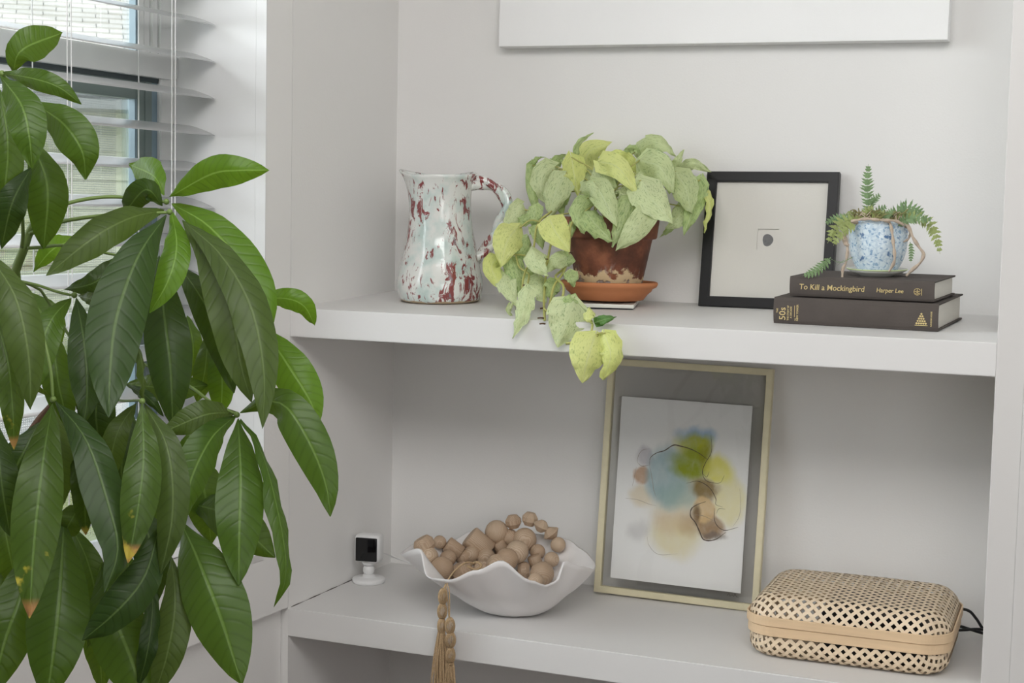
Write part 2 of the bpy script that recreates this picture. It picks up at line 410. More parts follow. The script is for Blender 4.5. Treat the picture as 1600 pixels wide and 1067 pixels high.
# window wall (runs off at a slight angle), with the opening
UW0, UW1, ZW0, ZW1 = .082, 1.15, ZU-.442, ZU+.98
def wbox(name, u0, u1, o0, o1, z0, z1, m, parent=None, bev=0, **k):
    bm = hexa([wp(u0, o0, z0), wp(u1, o0, z0), wp(u1, o1, z0), wp(u0, o1, z0), wp(u0, o0, z1), wp(u1, o0, z1), wp(u1, o1, z1), wp(u0, o1, z1)])
    if bev: bmesh.ops.bevel(bm, geom=list(bm.edges), offset=bev, segments=2, affect='EDGES')
    bmesh.ops.recalc_face_normals(bm, faces=bm.faces)
    return bmobj(name, bm, m, parent, **k)
ww = bpy.data.objects.new('wall_window', None); COL.objects.link(ww); struct(ww)
wbox('wall_panel', 0.0, UW0, .016, .20, 0, CEIL, 'wall', ww)
wbox('wall_panel', UW1, 5.2, .016, .20, 0, CEIL, 'wall', ww)
wbox('wall_panel', UW0, UW1, .016, .20, 0, ZW0, 'wall', ww)
wbox('wall_panel', UW0, UW1, .016, .20, ZW1, CEIL, 'wall', ww)
w1 = bpy.data.objects.new('window_1', None); COL.objects.link(w1); struct(w1)
ZC = ZL+.002
wbox('casing', 0.001, UW0-.002, 0, .016, ZC, CEIL-.001, 'wall', w1)
wbox('casing', UW0-.002, UW1+.09, 0, .016, ZC, ZW0, 'wall', w1)
wbox('casing', UW1, UW1+.09, 0, .016, ZW0, CEIL-.001, 'wall', w1)
wbox('jamb', UW0-.002, UW0+.0005, -.0015, .0197, ZW0, ZW1, 'jambp', w1)
wbox('jamb', UW0-.002, UW0+.0005, .0200, .20, ZW0, ZW1, 'jambp', w1)
wbox('jamb', UW1-.003, UW1+.002, 0.0, .20, ZW0, ZW1, 'jambp', w1)
wbox('window_stool', UW0, UW1, 0.0, .205, ZW0-.001, ZW0+.012, 'trimp', w1)
wbox('window_head', UW0, UW1, 0.0, .205, ZW1-.012, ZW1, 'trimp', w1)
G0 = .19
zr = ZU
# right-hand profiles of the frame, stepping back to the glass
wbox('frame_stop', UW0, .123, .193, .24, ZW0, ZW1, 'sash', w1, bev=.002)
wbox('frame_rail', .1245, .140, .197, .214, zr+.40, ZW1, 'sash', w1, bev=.0015)
wbox('frame_rail', .1415, .158, .201, .214, zr+.40, ZW1, 'sash', w1, bev=.0015)
wbox('frame_rail', .1595, .1775, .199, .214, zr+.40, ZW1, 'sash', w1, bev=.001)
wbox('frame_edge', .1775, .1825, .1985, .212, zr+.40, ZW1, 'bluef', w1)
wbox('meeting_rail', UW0, UW1, .186, .214, zr+.402, zr+.441, 'sash', w1, bev=.002)
wbox('meeting_rail', UW0+.02, UW1, .182, .214, zr+.3990, zr+.4130, 'sash', w1, bev=.001)
wbox('gasket', .1245, UW1, .196, .214, zr+.391, zr+.3990, 'darkgap', w1)
wbox('screen_frame', .1245, .1400, .199, .214, ZW0, zr+.391, 'bluef', w1)
wbox('screen_frame', .1412, .158, .197, .214, ZW0, zr+.391, 'screenf', w1)
wbox('screen_frame', .158, .179, .199, .214, ZW0, zr+.391, 'screenf', w1)
wbox('screen_frame', .179, .1845, .1985, .212, ZW0, zr+.360, 'bluef', w1)
wbox('screen_frame', .158, UW1, .200, .214, zr+.3600, zr+.391, 'screenf', w1)
wbox('screen_frame', .158, UW1, .200, .214, ZW0, ZW0+.04, 'sash', w1)
wbox('pane', .176, UW1, .210, .213, zr+.43, ZW1, 'glass', w1)
wbox('pane', .176, UW1, .210, .213, ZW0, zr+.37, 'glass', w1)
bm = bmesh.new(); q = [bm.verts.new(p) for p in ((-.5, 0, -.5), (.5, 0, -.5), (.5, 0, .5), (-.5, 0, .5))]; bm.faces.new(q)
scr = bmobj('insect_screen', bm, 'screen', w1)
scr.matrix_world = Matrix.Translation(wp((.195+UW1)/2, .230, (ZW0+zr+.36)/2)) @ Matrix.Rotation(math.atan2(un.y, un.x), 4, 'Z') @ Matrix.Diagonal((UW1-.195, 1, zr+.36-ZW0, 1))

# ------------------------------------------------------------------ blind
bl = thing('venetian_blind', 'white wide slat venetian blind in the window at the left', 'blind', wp(.6, .13, ZW1-.04))
bpy.context.view_layer.update()
def slat_mesh():
    bm = bmesh.new(); n = 6; L_ = UW1-UW0-.012; wv = .066
    rows = []
    for side, th in ((1, .0013), (-1, -.0013)):
        for k in range(n+1):
            s = k/n*2-1
            yy = s*wv/2; zz = .0012*(1-s*s)+th*(1-abs(s)**6)
            rows.append([bm.verts.new((x, yy, zz)) for x in (-L_/2, L_/2)])
    m = n+1
    for k in range(n):
        bm.faces.new((rows[k][0], rows[k][1], rows[k+1][1], rows[k+1][0]))
        bm.faces.new((rows[m+k][1], rows[m+k][0], rows[m+k+1][0], rows[m+k+1][1]))
    for c in (0, 1):
        bm.faces.new([rows[k][c] for k in range(m)] + [rows[m+k][c] for k in range(m-1, -1, -1)])
    for a, b in ((0, m), (m-1, 2*m-1)): bm.faces.new((rows[a][0], rows[b][0], rows[b][1], rows[a][1]))
    bmesh.ops.remove_doubles(bm, verts=bm.verts, dist=1e-5)
    bmesh.ops.recalc_face_normals(bm, faces=bm.faces)
    me = bpy.data.meshes.new('slat'); bm.to_mesh(me); bm.free(); me.materials.append(M['blind'])
    for p in me.polygons: p.use_smooth = len(p.vertices) == 4
    return me
sm = slat_mesh(); TILT = math.radians(17)
zf0 = ZU+.3015; SP = .0635
rotz = math.atan2(un.y, un.x)
k = -12
while True:
    zf = zf0+k*SP
    if zf > ZW1-.05: break
    if zf > ZW0+.03:
        o = bpy.data.objects.new('slat', sm); COL.objects.link(o); o.parent = bl
        c = wp((UW0+UW1)/2, .10+.033*math.cos(TILT), zf+.033*math.sin(TILT))
        # local x along un, local y towards room side = -nn : front edge low
        X = un; Y = (-nn)*math.cos(TILT)+Vector((0, 0, -1))*math.sin(TILT); Z = X.cross(Y)
        if Z.z < 0: X = -X; Z = X.cross(Y)
        o.matrix_world = Matrix.Translation(c) @ Matrix((X, Y, Z)).transposed().to_4x4()
    k += 1
bmobj('head_rail', (lambda b: b)(hexa([wp(UW0+.004, .09, ZW1-.05), wp(UW1-.004, .09, ZW1-.05), wp(UW1-.004, .175, ZW1-.05), wp(UW0+.004, .175, ZW1-.05), wp(UW0+.004, .09, ZW1-.002), wp(UW1-.004, .09, ZW1-.002), wp(UW1-.004, .175, ZW1-.002), wp(UW0+.004, .175, ZW1-.002)])), 'blind', bl).matrix_world = Matrix()
bmobj('bottom_rail', hexa([wp(UW0+.004, .105, ZW0+.014), wp(UW1-.004, .105, ZW0+.014), wp(UW1-.004, .165, ZW0+.014), wp(UW0+.004, .165, ZW0+.014), wp(UW0+.004, .105, ZW0+.03), wp(UW1-.004, .105, ZW0+.03), wp(UW1-.004, .165, ZW0+.03), wp(UW0+.004, .165, ZW0+.03)]), 'blind', bl).matrix_world = Matrix()
for u in (.2066, .457, .708, .96):
    for off, r, du in ((.098, .0009, -.004), (.098, .0009, .005), (.172, .0011, 0)):
        bm = bmesh.new(); tube(bm, [wp(u+du, off, ZW0+.02), wp(u+du, off, ZW1-.04)], r, 5, 2)
        bmobj('ladder_cord', bm, 'cord', bl).matrix_world = Matrix()

# ------------------------------------------------------------------ shelves
def shelf(name, label, zt, t, zback):
    bm = hexa([(SK, -D, zt-t), (W, -DR, zt-t), (W, 0, zt-t), (0, 0, zt-t), (SK, -D, zt), (W, -DR, zt), (W, 0, zt+zback), (0, 0, zt+zback)])
    top = [e for e in bm.edges if all(abs(v.co.y) > .3 for v in e.verts) and abs(e.verts[0].co.z-e.verts[1].co.z) < .005]
    bmesh.ops.bevel(bm, geom=top, offset=.0012, segments=2, affect='EDGES')
    bmesh.ops.recalc_face_normals(bm, faces=bm.faces)
    return tag(bmobj(name, bm, 'shelfp'), label, 'shelf')
shelf('built_in_shelf', 'thick white upper shelf holding the jug, plants and books', ZU, T1, ZB)
shelf('built_in_shelf', 'thick white lower shelf holding the bowl and woven box', ZL, T2, 0)
# old caulk cracks where the lower shelf meets the left wall
bm = bmesh.new(); tube(bm, [Vector((SK+.0010, -D+.01, ZL+.0004)), Vector((SK*.8+.0012, -D*.8, ZL+.0004)), Vector((SK*.38+.0012, -D*.38, ZL+.0004))], lambda t: .0006+.0005*math.sin(t*23), 4, 20)
struct(bmobj('trim_3', bm, 'caulk'))

# ------------------------------------------------------------------ white canvas above
cv = on_y(779, 73, -.04); cv2 = on_y(1481, 62, -.04)
bm = bx(0, cv2.x-cv.x, -.04, 0, 0, .62, .0015)
o = bmobj('wall_canvas', bm, 'canvas'); o.location = (cv.x, -.0005, cv.z); o.rotation_euler = (0, -(cv2.z-cv.z)/(cv2.x-cv.x), 0)
tag(o, 'large blank white panel hung on the wall above the shelf', 'canvas')

# ------------------------------------------------------------------ spatterware jug
def jug():
    s = 1/822.0
    P = [(60, 0), (63.5, 4), (65, 10), (67, 24), (65.5, 39), (60, 63), (55, 88), (50.5, 112), (48, 137), (48, 161), (51.5, 185), (56, 197), (58, 201)]
    c = Vector((.178, -.170, 0)); c.z = zup(c.y)+.0012
    t = thing('ceramic_jug', 'pale green jug with dark red spatter glaze and twisted handle', 'jug', c, (ZB/D, 0, 0))
    view = Vector((R_.x, R_.y, 0)).normalized(); a0 = math.atan2(view.y, view.x)   # handle points along the picture's right
    def fn(p, a, r, z):
        f = max(0, (z-.16)/.09)
        d = a-math.pi; d = (d+math.pi) % (2*math.pi)-math.pi        # spout at angle pi
        g = math.exp(-(d/.42)**2)
        p = Vector((p.x*(1-.02*f)-g*f*f*.012*(1 if r > .03 else 0), p.y*(1-g*f*.15), p.z+g*f*.006-f*f*.005*abs(math.sin(a))**2+.002*f*math.sin(3*a)))
        q = noise.noise(Vector((p.x*18, p.y*18, p.z*14)))*.0016
        return Vector((p.x*(1+q*8), p.y*(1+q*8), p.z))
    prof = [(0.001, .002), (.055, .001)] + [(r*s*1.0, z*s*.985) for r, z in P]
    out = prof[-1]
    prof += [(out[0]-.002, out[1]+.0015), (out[0]-.0045, out[1]-.001)] + [(r*s-.006, z*s*.985) for r, z in P[-2:1:-1]] + [(.001, .012)]
    # subdivide the profile smoothly
    pp = catmull([(a, 0, b) for a, b in prof], 90); prof = [(max(.0008, v.x), v.z) for v in pp]
    bm = lathe(bmesh.new(), prof, 64, fn)
    body = bmobj('body', bm, 'jug', t, True); body.rotation_euler = (0, 0, a0)
    hp = [(.052, .222), (.070, .228), (.093, .224), (.113, .212), (.124, .193), (.122, .172), (.110, .146), (.096, .118), (.080, .096), (.066, .084)]
    hp = [Vector((x, 0, z-.006)) for x, z in hp]
    bm = bmesh.new(); C = catmull(hp, 60)
    for ph in (0, math.pi):
        st = []
        for i, p in enumerate(C):
            T = (C[min(i+1, 60)]-C[max(i-1, 0)]).normalized(); B = Vector((0, 1, 0)); Nn = T.cross(B)
            a = ph+i*.22
            st.append(p+(B*math.cos(a)+Nn*math.sin(a))*.0048)
        tube(bm, st, lambda q: .0078+.003*(1-min(1, q*6))+.002*max(0, q*6-5), 10, 60)
    h = bmobj('handle', bm, 'jug', t, True); h.rotation_euler = (0, 0, a0)
jug()

# ------------------------------------------------------------------ leaf builder
def money_prof(t): return (math.sin(math.pi*t**1.12)**.80)*(.93+.07*t) if 0 < t < 1 else 0
def heart_prof(t):
    return (min(1, t/.05)**.5)*math.cos(math.pi/2*max(0, (t-.26)/.74))**.9*(1 if t > .26 else .86+.14*math.sin(math.pi/2*t/.26)) if t < 1 else 0
def leaf(name, P, width, m, parent, prof=money_prof, fold=.18, twist=0, nu=12, nv=6, ruffle=.0, lobes=0, arch=0, label=None, asym=0, camn=True, seed=0):
    C = catmull(P, nu); bm = bmesh.new(); uvl = bm.loops.layers.uv.new('UVMap')
    Lg = sum((b-a).length for a, b in zip(C, C[1:])); rows = []; uvs = []
    sd = random.random()*100
    for i, p in enumerate(C):
        t = i/nu; T = (C[min(i+1, nu)]-C[max(i-1, 0)]).normalized()
        V = (CAM-p).normalized(); S = T.cross(V)
        if S.length < .05: S = R_.copy()
        S.normalize(); N_ = S.cross(T).normalized()
        if N_.dot(V) < 0: N_ = -N_
        tw = twist(t) if callable(twist) else twist
        S2 = S*math.cos(tw)+N_*math.sin(tw); N2 = N_*math.cos(tw)-S*math.sin(tw)
        w_ = width/2*max(prof(t), .02); row = []; ur = []
        for j in range(nv+1):
            s = j/nv*2-1
            q = p+S2*(s*w_*(1+asym*s))*math.cos(fold) - N2*(abs(s)*w_*math.sin(fold))
            q = q - N2*(s*s*w_*.12)
            if lobes: q = q - T*(Lg*lobes*abs(s)**1.5*(1-t)**5)
            if ruffle: q = q + N2*(ruffle*noise.noise(Vector((t*5+sd, s*1.5, sd)))*abs(s) + ruffle*.5*math.sin(t*26+sd)*abs(s)**3)
            row.append(bm.verts.new(q-C[0])); ur.append((t, j/nv))
        rows.append(row); uvs.append(ur)
    for i in range(nu):
        for j in range(nv):
            f = bm.faces.new((rows[i][j], rows[i][j+1], rows[i+1][j+1], rows[i+1][j])); f.smooth = True
            for lp, (a, b) in zip(f.loops, ((i, j), (i, j+1), (i+1, j+1), (i+1, j))): lp[uvl].uv = uvs[a][b]
    o = bmobj(name, bm, m, parent, label=label); o.location = C[0]-parent.location
    return o

# ------------------------------------------------------------------ pothos in the terracotta pot
PC = Vector((.497, -.125, 0)); PC.z = zup(PC.y)
def pothos():
    # square coaster, saucer, pot: each can be lifted off the one below
    ti = thing('tile_coaster', 'square white tile under the terracotta saucer', 'coaster', PC+Vector((0, -.012, .0004)), (ZB/D, 0, math.radians(12)))
    bmobj('tile', bx(-.055, .055, -.055, .055, .002, .0088, .0015), 'dish', ti); bmobj('felt_back', bx(-.053, .053, -.053, .053, 0, .002), 'felt', ti)
    s0 = PC+Vector((0, 0, .0118))
    sa = thing('terracotta_saucer', 'clean orange terracotta saucer under the trailing plant pot', 'saucer', s0)
    s = 1/845
    pr = [(.001, .0), (50*s, 0), (54*s, 1*s), (61*s, 10*s), (66*s, 14*s), (68*s, 18*s), (74*s, 21*s), (76*s, 25*s), (75.5*s, 28*s), (73*s, 29*s), (70*s, 27*s), (66*s, 16*s), (58*s, 7*s), (.001, 6*s)]
    bmobj('dish', lathe(bmesh.new(), pr, 64), 'saucer', sa, True)
    p0 = s0+Vector((0, 0, 6.5*s))
    pt = thing('potted_pothos', 'trailing cream and green marbled plant in a stained terracotta pot', 'plant', p0)
    hp = 118*s
    pr = [(.001, 0), (47*s, 0), (48*s, 2*s), (65*s, 86*s), (66*s, 88*s), (71*s, 89*s), (72.5*s, 91*s), (76*s, 119*s), (75*s, 121*s), (71*s, 121*s), (69*s, 118*s), (66*s, 90*s), (.03, 100*s)]
    bmobj('pot', lathe(bmesh.new(), pr, 64), 'pot', pt, True)
    bmobj('soil', lathe(bmesh.new(), [(.001, 104*s), (.05, 103*s), (66*s, 100*s)][::-1], 32), 'soil', pt, True)
    root = p0+Vector((0, 0, 104*s))
    # (points px), width px, material, y-depths of base and tip (world y)
    A = [
     ([(900, 252), (903, 226), (927, 207)], 10, 'g', -.10, -.10, 1), ([(914, 285), (918, 240), (956, 222)], 42, 'y', -.03, -.06, 0),
     ([(864, 262), (872, 250), (884, 241)], 18, 'g', -.06, -.06, 0), ([(893, 246), (897, 272), (903, 306)], 36, 'y', -.11, -.13, 0),
     ([(868, 260), (848, 282), (856, 322)], 38, 'p', -.10, -.12, 0), ([(884, 270), (868, 300), (858, 342)], 42, 'p', -.13, -.16, 0),
     ([(832, 258), (832, 296), (840, 342)], 20, 'g', -.10, -.12, 0), ([(828, 262), (838, 250), (850, 245)], 9, 'g', -.09, -.09, 0),
     ([(930, 270), (915, 288), (906, 304)], 34, 'p', -.10, -.12, 0),
     ([(936, 252), (966, 262), (997, 304)], 36, 'y', -.16, -.20, 0), ([(990, 268), (965, 246), (943, 250)], 30, 'y', -.10, -.12, 0),
     ([(930, 262), (945, 278), (966, 296)], 30, 'p', -.13, -.15, 0), ([(994, 236), (1025, 222), (1056, 243)], 28, 'p', -.06, -.08, 0),
     ([(978, 240), (990, 231), (1002, 242)], 12, 'g', -.08, -.08, 0), ([(1000, 250), (1032, 262), (1052, 302)], 44, 'p', -.12, -.16, 0),
     ([(1048, 264), (1060, 250), (1067, 234)], 14, 'p', -.10, -.10, 0), ([(1064, 266), (1082, 256), (1111, 269)], 18, 'p', -.06, -.06, 0),
     ([(1056, 268), (1072, 296), (1080, 334)], 46, 'p', -.12, -.15, 0), ([(1094, 282), (1085, 320), (1068, 368)], 32, 'g', -.10, -.14, 0),
     ([(1096, 285), (1109, 320), (1100, 364)], 15, 'y', -.09, -.12, 0),
     ([(1002, 282), (1016, 308), (1051, 348)], 54, 'p', -.19, -.23, 0), ([(1014, 330), (990, 362), (962, 392)], 38, 'p', -.22, -.245, 0),
     ([(985, 312), (972, 350), (957, 387)], 34, 'g', -.20, -.235, 0), ([(978, 290), (982, 306), (962, 322)], 38, 'p', -.16, -.19, 0),
     ([(928, 284), (944, 312), (964, 354)], 38, 'p', -.20, -.24, 0), ([(908, 298), (924, 298), (940, 320)], 26, 'p', -.19, -.22, 0),
     ([(918, 310), (904, 334), (913, 366)], 28, 'g', -.19, -.23, 0), ([(914, 330), (932, 352), (958, 378)], 34, 'g', -.21, -.245, 0),
     ([(900, 342), (894, 356), (893, 372)], 14, 'g', -.19, -.21, 0), ([(1062, 322), (1058, 342), (1040, 357)], 30, 'p', -.11, -.13, 0),
     ([(1056, 344), (1044, 360), (1032, 369)], 12, 'g', -.10, -.11, 0), ([(1010, 276), (1002, 292), (1008, 312)], 26, 'p', -.12, -.14, 0),
     ([(955, 268), (960, 282), (958, 300)], 30, 'g', -.10, -.12, 0), ([(1030, 262), (1036, 276), (1046, 292)], 26, 'g', -.09, -.10, 0),
     ([(882, 300), (876, 318), (880, 338)], 22, 'g', -.12, -.13, 0)]
    B = [
     ([(808, 356), (792, 378), (783, 418)], 44, 'y', -.25, -.30, 0), ([(858, 340), (868, 362), (890, 394)], 42, 'y', -.28, -.31, 0),
     ([(816, 320), (800, 342), (786, 366)], 26, 'p', -.22, -.25, 0), ([(832, 336), (815, 346), (798, 354)], 16, 'g', -.22, -.23, 0),
     ([(832, 390), (838, 412), (858, 432)], 30, 'p', -.31, -.34, 0), ([(842, 432), (845, 452), (852, 474)], 40, 'p', -.29, -.32, 0),
     ([(780, 400), (768, 418), (787, 458)], 26, 'y', -.26, -.30, 0), ([(786, 424), (794, 450), (808, 480)], 30, 'p', -.28, -.33, 0),
     ([(822, 452), (817, 488), (801, 529)], 26, 'p', -.385, -.432, 0), ([(799, 474), (794, 486), (802, 495)], 8, 'p', -.35, -.36, 0),
     ([(896, 470), (884, 505), (871, 543)], 60, 'p', -.395, -.44, 0), ([(921, 484), (919, 498), (927, 507)], 16, 'y', -.42, -.43, 0),
     ([(929, 504), (945, 499), (963, 495)], 15, 'd', -.43, -.43, 0), ([(930, 524), (918, 560), (910, 599)], 56, 'y', -.455, -.47, 0),
     ([(944, 521), (954, 556), (942, 594)], 32, 'y', -.452, -.462, 0), ([(891, 424), (894, 436), (896, 450)], 20, 'g', -.29, -.30, 0),
     ([(884, 402), (868, 410), (853, 426)], 24, 'p', -.29, -.31, 0), ([(893, 398), (882, 408), (871, 416)], 22, 'g', -.27, -.28, 0),
     ([(838, 322), (834, 342), (842, 358)], 22, 'g', -.21, -.22, 0), ([(838, 348), (844, 368), (848, 390)], 26, 'g', -.22, -.24, 0),
     ([(800, 405), (810, 435), (813, 470)], 30, 'g', -.26, -.30, 0), ([(826, 420), (824, 440), (832, 462)], 24, 'g', -.27, -.29, 0),
     ([(850, 400), (842, 412), (830, 424)], 22, 'p', -.26, -.27, 0), ([(822, 372), (814, 392), (806, 410)], 24, 'g', -.24, -.25, 0), ([(868, 440), (862, 455), (866, 470)], 22, 'g', -.30, -.31, 0), ([(905, 470), (890, 474), (878, 486)], 26, 'g', -.385, -.39, 0)]
    MM = {'p': 'pl_pale', 'g': 'pl_green', 'y': 'pl_yellow', 'd': 'pl_dark'}
    rnd = random.Random(3)
    for gi, G in enumerate((A, B)):
        for (P, wd, mm, y0, y1, edge) in G:
            n = len(P)
            W3 = [on_y(x, y, y0+(y1-y0)*k/(n-1)+(-.012 if k == 1 else 0)) for k, (x, y) in enumerate(P)]
            dd = (W3[0]-CAM).dot(F_); tw = rnd.uniform(-.35, .35)
            leaf('leaf', W3, wd/FPX*dd/math.cos(tw)*(1.08+.08*gi), MM[mm], pt, heart_prof, .24, tw, 12, 8, .011, .12)
            # petiole to the root (crown) or to the trailing vine
            if gi == 0:
                a = root+Vector((rnd.uniform(-.04, .04), rnd.uniform(-.04, .03), 0)); b = W3[0]
                mid = (a+b)/2+Vector((0, 0, .03 if b.z > root.z+.02 else .05))
                bm = bmesh.new(); tube(bm, [a-pt.location, mid-pt.location, b-pt.location], (.0018, .0012), 5, 8); bmobj('petiole', bm, 'stemy', pt, True)
    def vine(pts, r=.0022, m='stemy', name='vine'):
        bm = bmesh.new(); tube(bm, [on_y(x, y, Y)-pt.location for x, y, Y in pts], r, 6, 5*len(pts)); return bmobj(name, bm, m, pt, True)
    bm = bmesh.new()
    vine([(935, 335, -.13), (905, 338, -.18), (892, 352, -.235), (890, 380, -.25), (888, 402, -.265), (880, 426, -.29), (866, 446, -.33), (860, 470, -.37), (856, 486, -.40), (850, 482, -.40)])
    vine([(862, 375, -.25), (856, 405, -.27), (852, 440, -.30), (850, 470, -.36), (851, 500, -.424)], .0024)
    vine([(890, 396, -.27), (880, 420, -.28), (868, 432, -.30), (880, 446, -.34), (878, 466, -.36), (862, 484, -.39)])
    vine([(862, 330, -.20), (840, 350, -.23), (833, 391, -.27), (818, 434, -.33), (816, 462, -.38)], .0020)
    vine([(926, 506, -.43), (922, 522, -.436), (905, 532, -.445), (884, 537, -.448)])
    vine([(888, 537, -.448), (908, 530, -.446), (934, 524, -.452)])
    vine([(930, 523, -.452), (938, 520, -.452), (946, 521, -.452)], .0015)
    vine([(806, 400, -.27), (812, 418, -.29), (826, 428, -.31), (824, 446, -.35)], .0018)
    vine([(836, 392, -.27), (850, 404, -.28), (856, 420, -.29)], .0018)
    vine([(808, 324, -.22), (828, 330, -.21), (850, 340, -.21), (870, 336, -.18), (900, 332, -.15)], .0016)
    vine([(790, 400, -.26), (812, 398, -.26), (838, 404, -.27), (856, 410, -.27)], .0016)
    vine([(812, 356, -.25), (830, 344, -.24), (850, 352, -.23), (862, 375, -.25)], .0015)
    for x, y, Y, dx in ((850, 497, -.424, -10), (852, 506, -.426, -9), (816, 446, -.35, 6), (851, 482, -.38, -7), (889, 395, -.262, 5), (884, 414, -.28, -5), (856, 405, -.272, -6)):
        vine([(x, y, Y), (x+dx*.5, y-.5, Y-.003), (x+dx, y, Y-.004)], .0013, 'node', 'aerial_root')
pothos()

# ------------------------------------------------------------------ framed fingerprint
def framed(name, label, cat, x0, x1, zb_, yb, zt_, yt, roll=0):
    """Empty at the bottom-left corner; local x right, local y up the leaning face, local z out towards the room"""
    bl_ = Vector((x0, yb, zb_)); X = Vector((1, 0, 0)); Y = Vector((0, yt-yb, zt_-zb_)); h = Y.length; Y.normalize(); Z = X.cross(Y)
    t = thing(name, label, cat); mw = Matrix.Translation(bl_) @ Matrix((X, Y, Z)).transposed().to_4x4() @ Matrix.Rotation(roll, 4, 'Z')
    t.matrix_world = mw
    return t, x1-x0, h
def rim(t, w_, h_, b, z0, z1, m, bev, name='frame_side'):
    # four mitred sides
    for P in (((0, 0), (w_, 0), (w_-b, b), (b, b)), ((w_, 0), (w_, h_), (w_-b, h_-b), (w_-b, b)), ((w_, h_), (0, h_), (b, h_-b), (w_-b, h_-b)), ((0, h_), (0, 0), (b, b), (b, h_-b))):
        bm = hexa([(x, y, z0) for x, y in P]+[(x, y, z1) for x, y in P])
        es = [e for e in bm.edges if abs(e.verts[0].co.z-z1) < 1e-6 and abs(e.verts[1].co.z-z1) < 1e-6 and (e.verts[0].co-e.verts[1].co).length > b*1.6]
        if bev: bmesh.ops.bevel(bm, geom=es, offset=bev, segments=2, affect='EDGES')
        bmesh.ops.recalc_face_normals(bm, faces=bm.faces)
        bmobj(name, bm, m, t)
def print_mat():
    m, N, L, P = nmat('fingerprint_ink')
    v = coords(N, L, 'Object', (1, .8, 1))
    wv = N.new('ShaderNodeTexWave'); wv.wave_type = 'RINGS'; wv.rings_direction = 'Z'; wv.inputs['Scale'].default_value = 210; wv.inputs['Distortion'].default_value = 3; wv.inputs['Detail'].default_value = 1
    L.new(v, wv.inputs[0])
    f = mth(N, L, 'MULTIPLY', wv.outputs[1], noise_n(N, L, 300, 3, v))
    L.new(ramp(N, L, f, [(.12, (.05, .05, .055)), (.42, (.34, .34, .35))]), P.inputs['Base Color']); P.inputs['Roughness'].default_value = .8
    return m
def black_frame():
    yb, yt = -.058, -.016
    a = on_y(1091, 474, yb); b = on_y(1298, 482, yb); tp = on_y(1107, 268, yt); tp2 = on_y(1314, 270, yt)
    xl = (a.x+tp.x)/2; xr = (b.x+tp2.x)/2
    t, w_, h_ = framed('picture_frame', 'black square frame with a tiny fingerprint on white mat', 'picture', xl, xr, zup(yb)+.0005, yb, (tp.z+tp2.z)/2, yt, .004)
    rim(t, w_, h_, .019, -.014, .004, 'black', .0015)
    bmobj('backing', bx(.004, w_-.004, .004, h_-.004, -.012, -.008), 'black', t)
    # mat with its small square opening: four strips round the opening
    cx, cy, q = w_*.492, h_*.505, .0195
    for r in ((.015, w_-.015, .015, cy-q), (.015, w_-.015, cy+q, h_-.015), (.015, cx-q, cy-q, cy+q), (cx+q, w_-.015, cy-q, cy+q)):
        bmobj('mat', bx(r[0], r[1], r[2], r[3], -.0068, -.0040), 'mat', t)
    bmobj('print_sheet', bx(cx-q-.002, cx+q+.002, cy-q-.002, cy+q+.002, -.0078, -.0072), 'mat', t)
    bm = bmesh.new(); n = 36; vs = []
    for k in range(n):
        a_ = 2*math.pi*k/n; r = 1+.05*math.sin(3*a_+1)+.04*noise.noise(Vector((math.cos(a_)*2, math.sin(a_)*2, 4)))
        vs.append(bm.verts.new((cx-.0005+.0098*r*math.cos(a_), cy-.001+.0118*r*math.sin(a_)*(1 if math.sin(a_) > 0 else .92), -.0069)))
    bm.faces.new(vs)
    o = bmobj('fingerprint', bm, print_mat(), t)
    for v in o.data.vertices: v.co -= Vector((cx, cy, 0))
    o.location = (cx, cy, 0)
    bmobj('glass', bx(.015, w_-.015, .015, h_-.015, -.002, -.001), 'mglass', t)
black_frame()

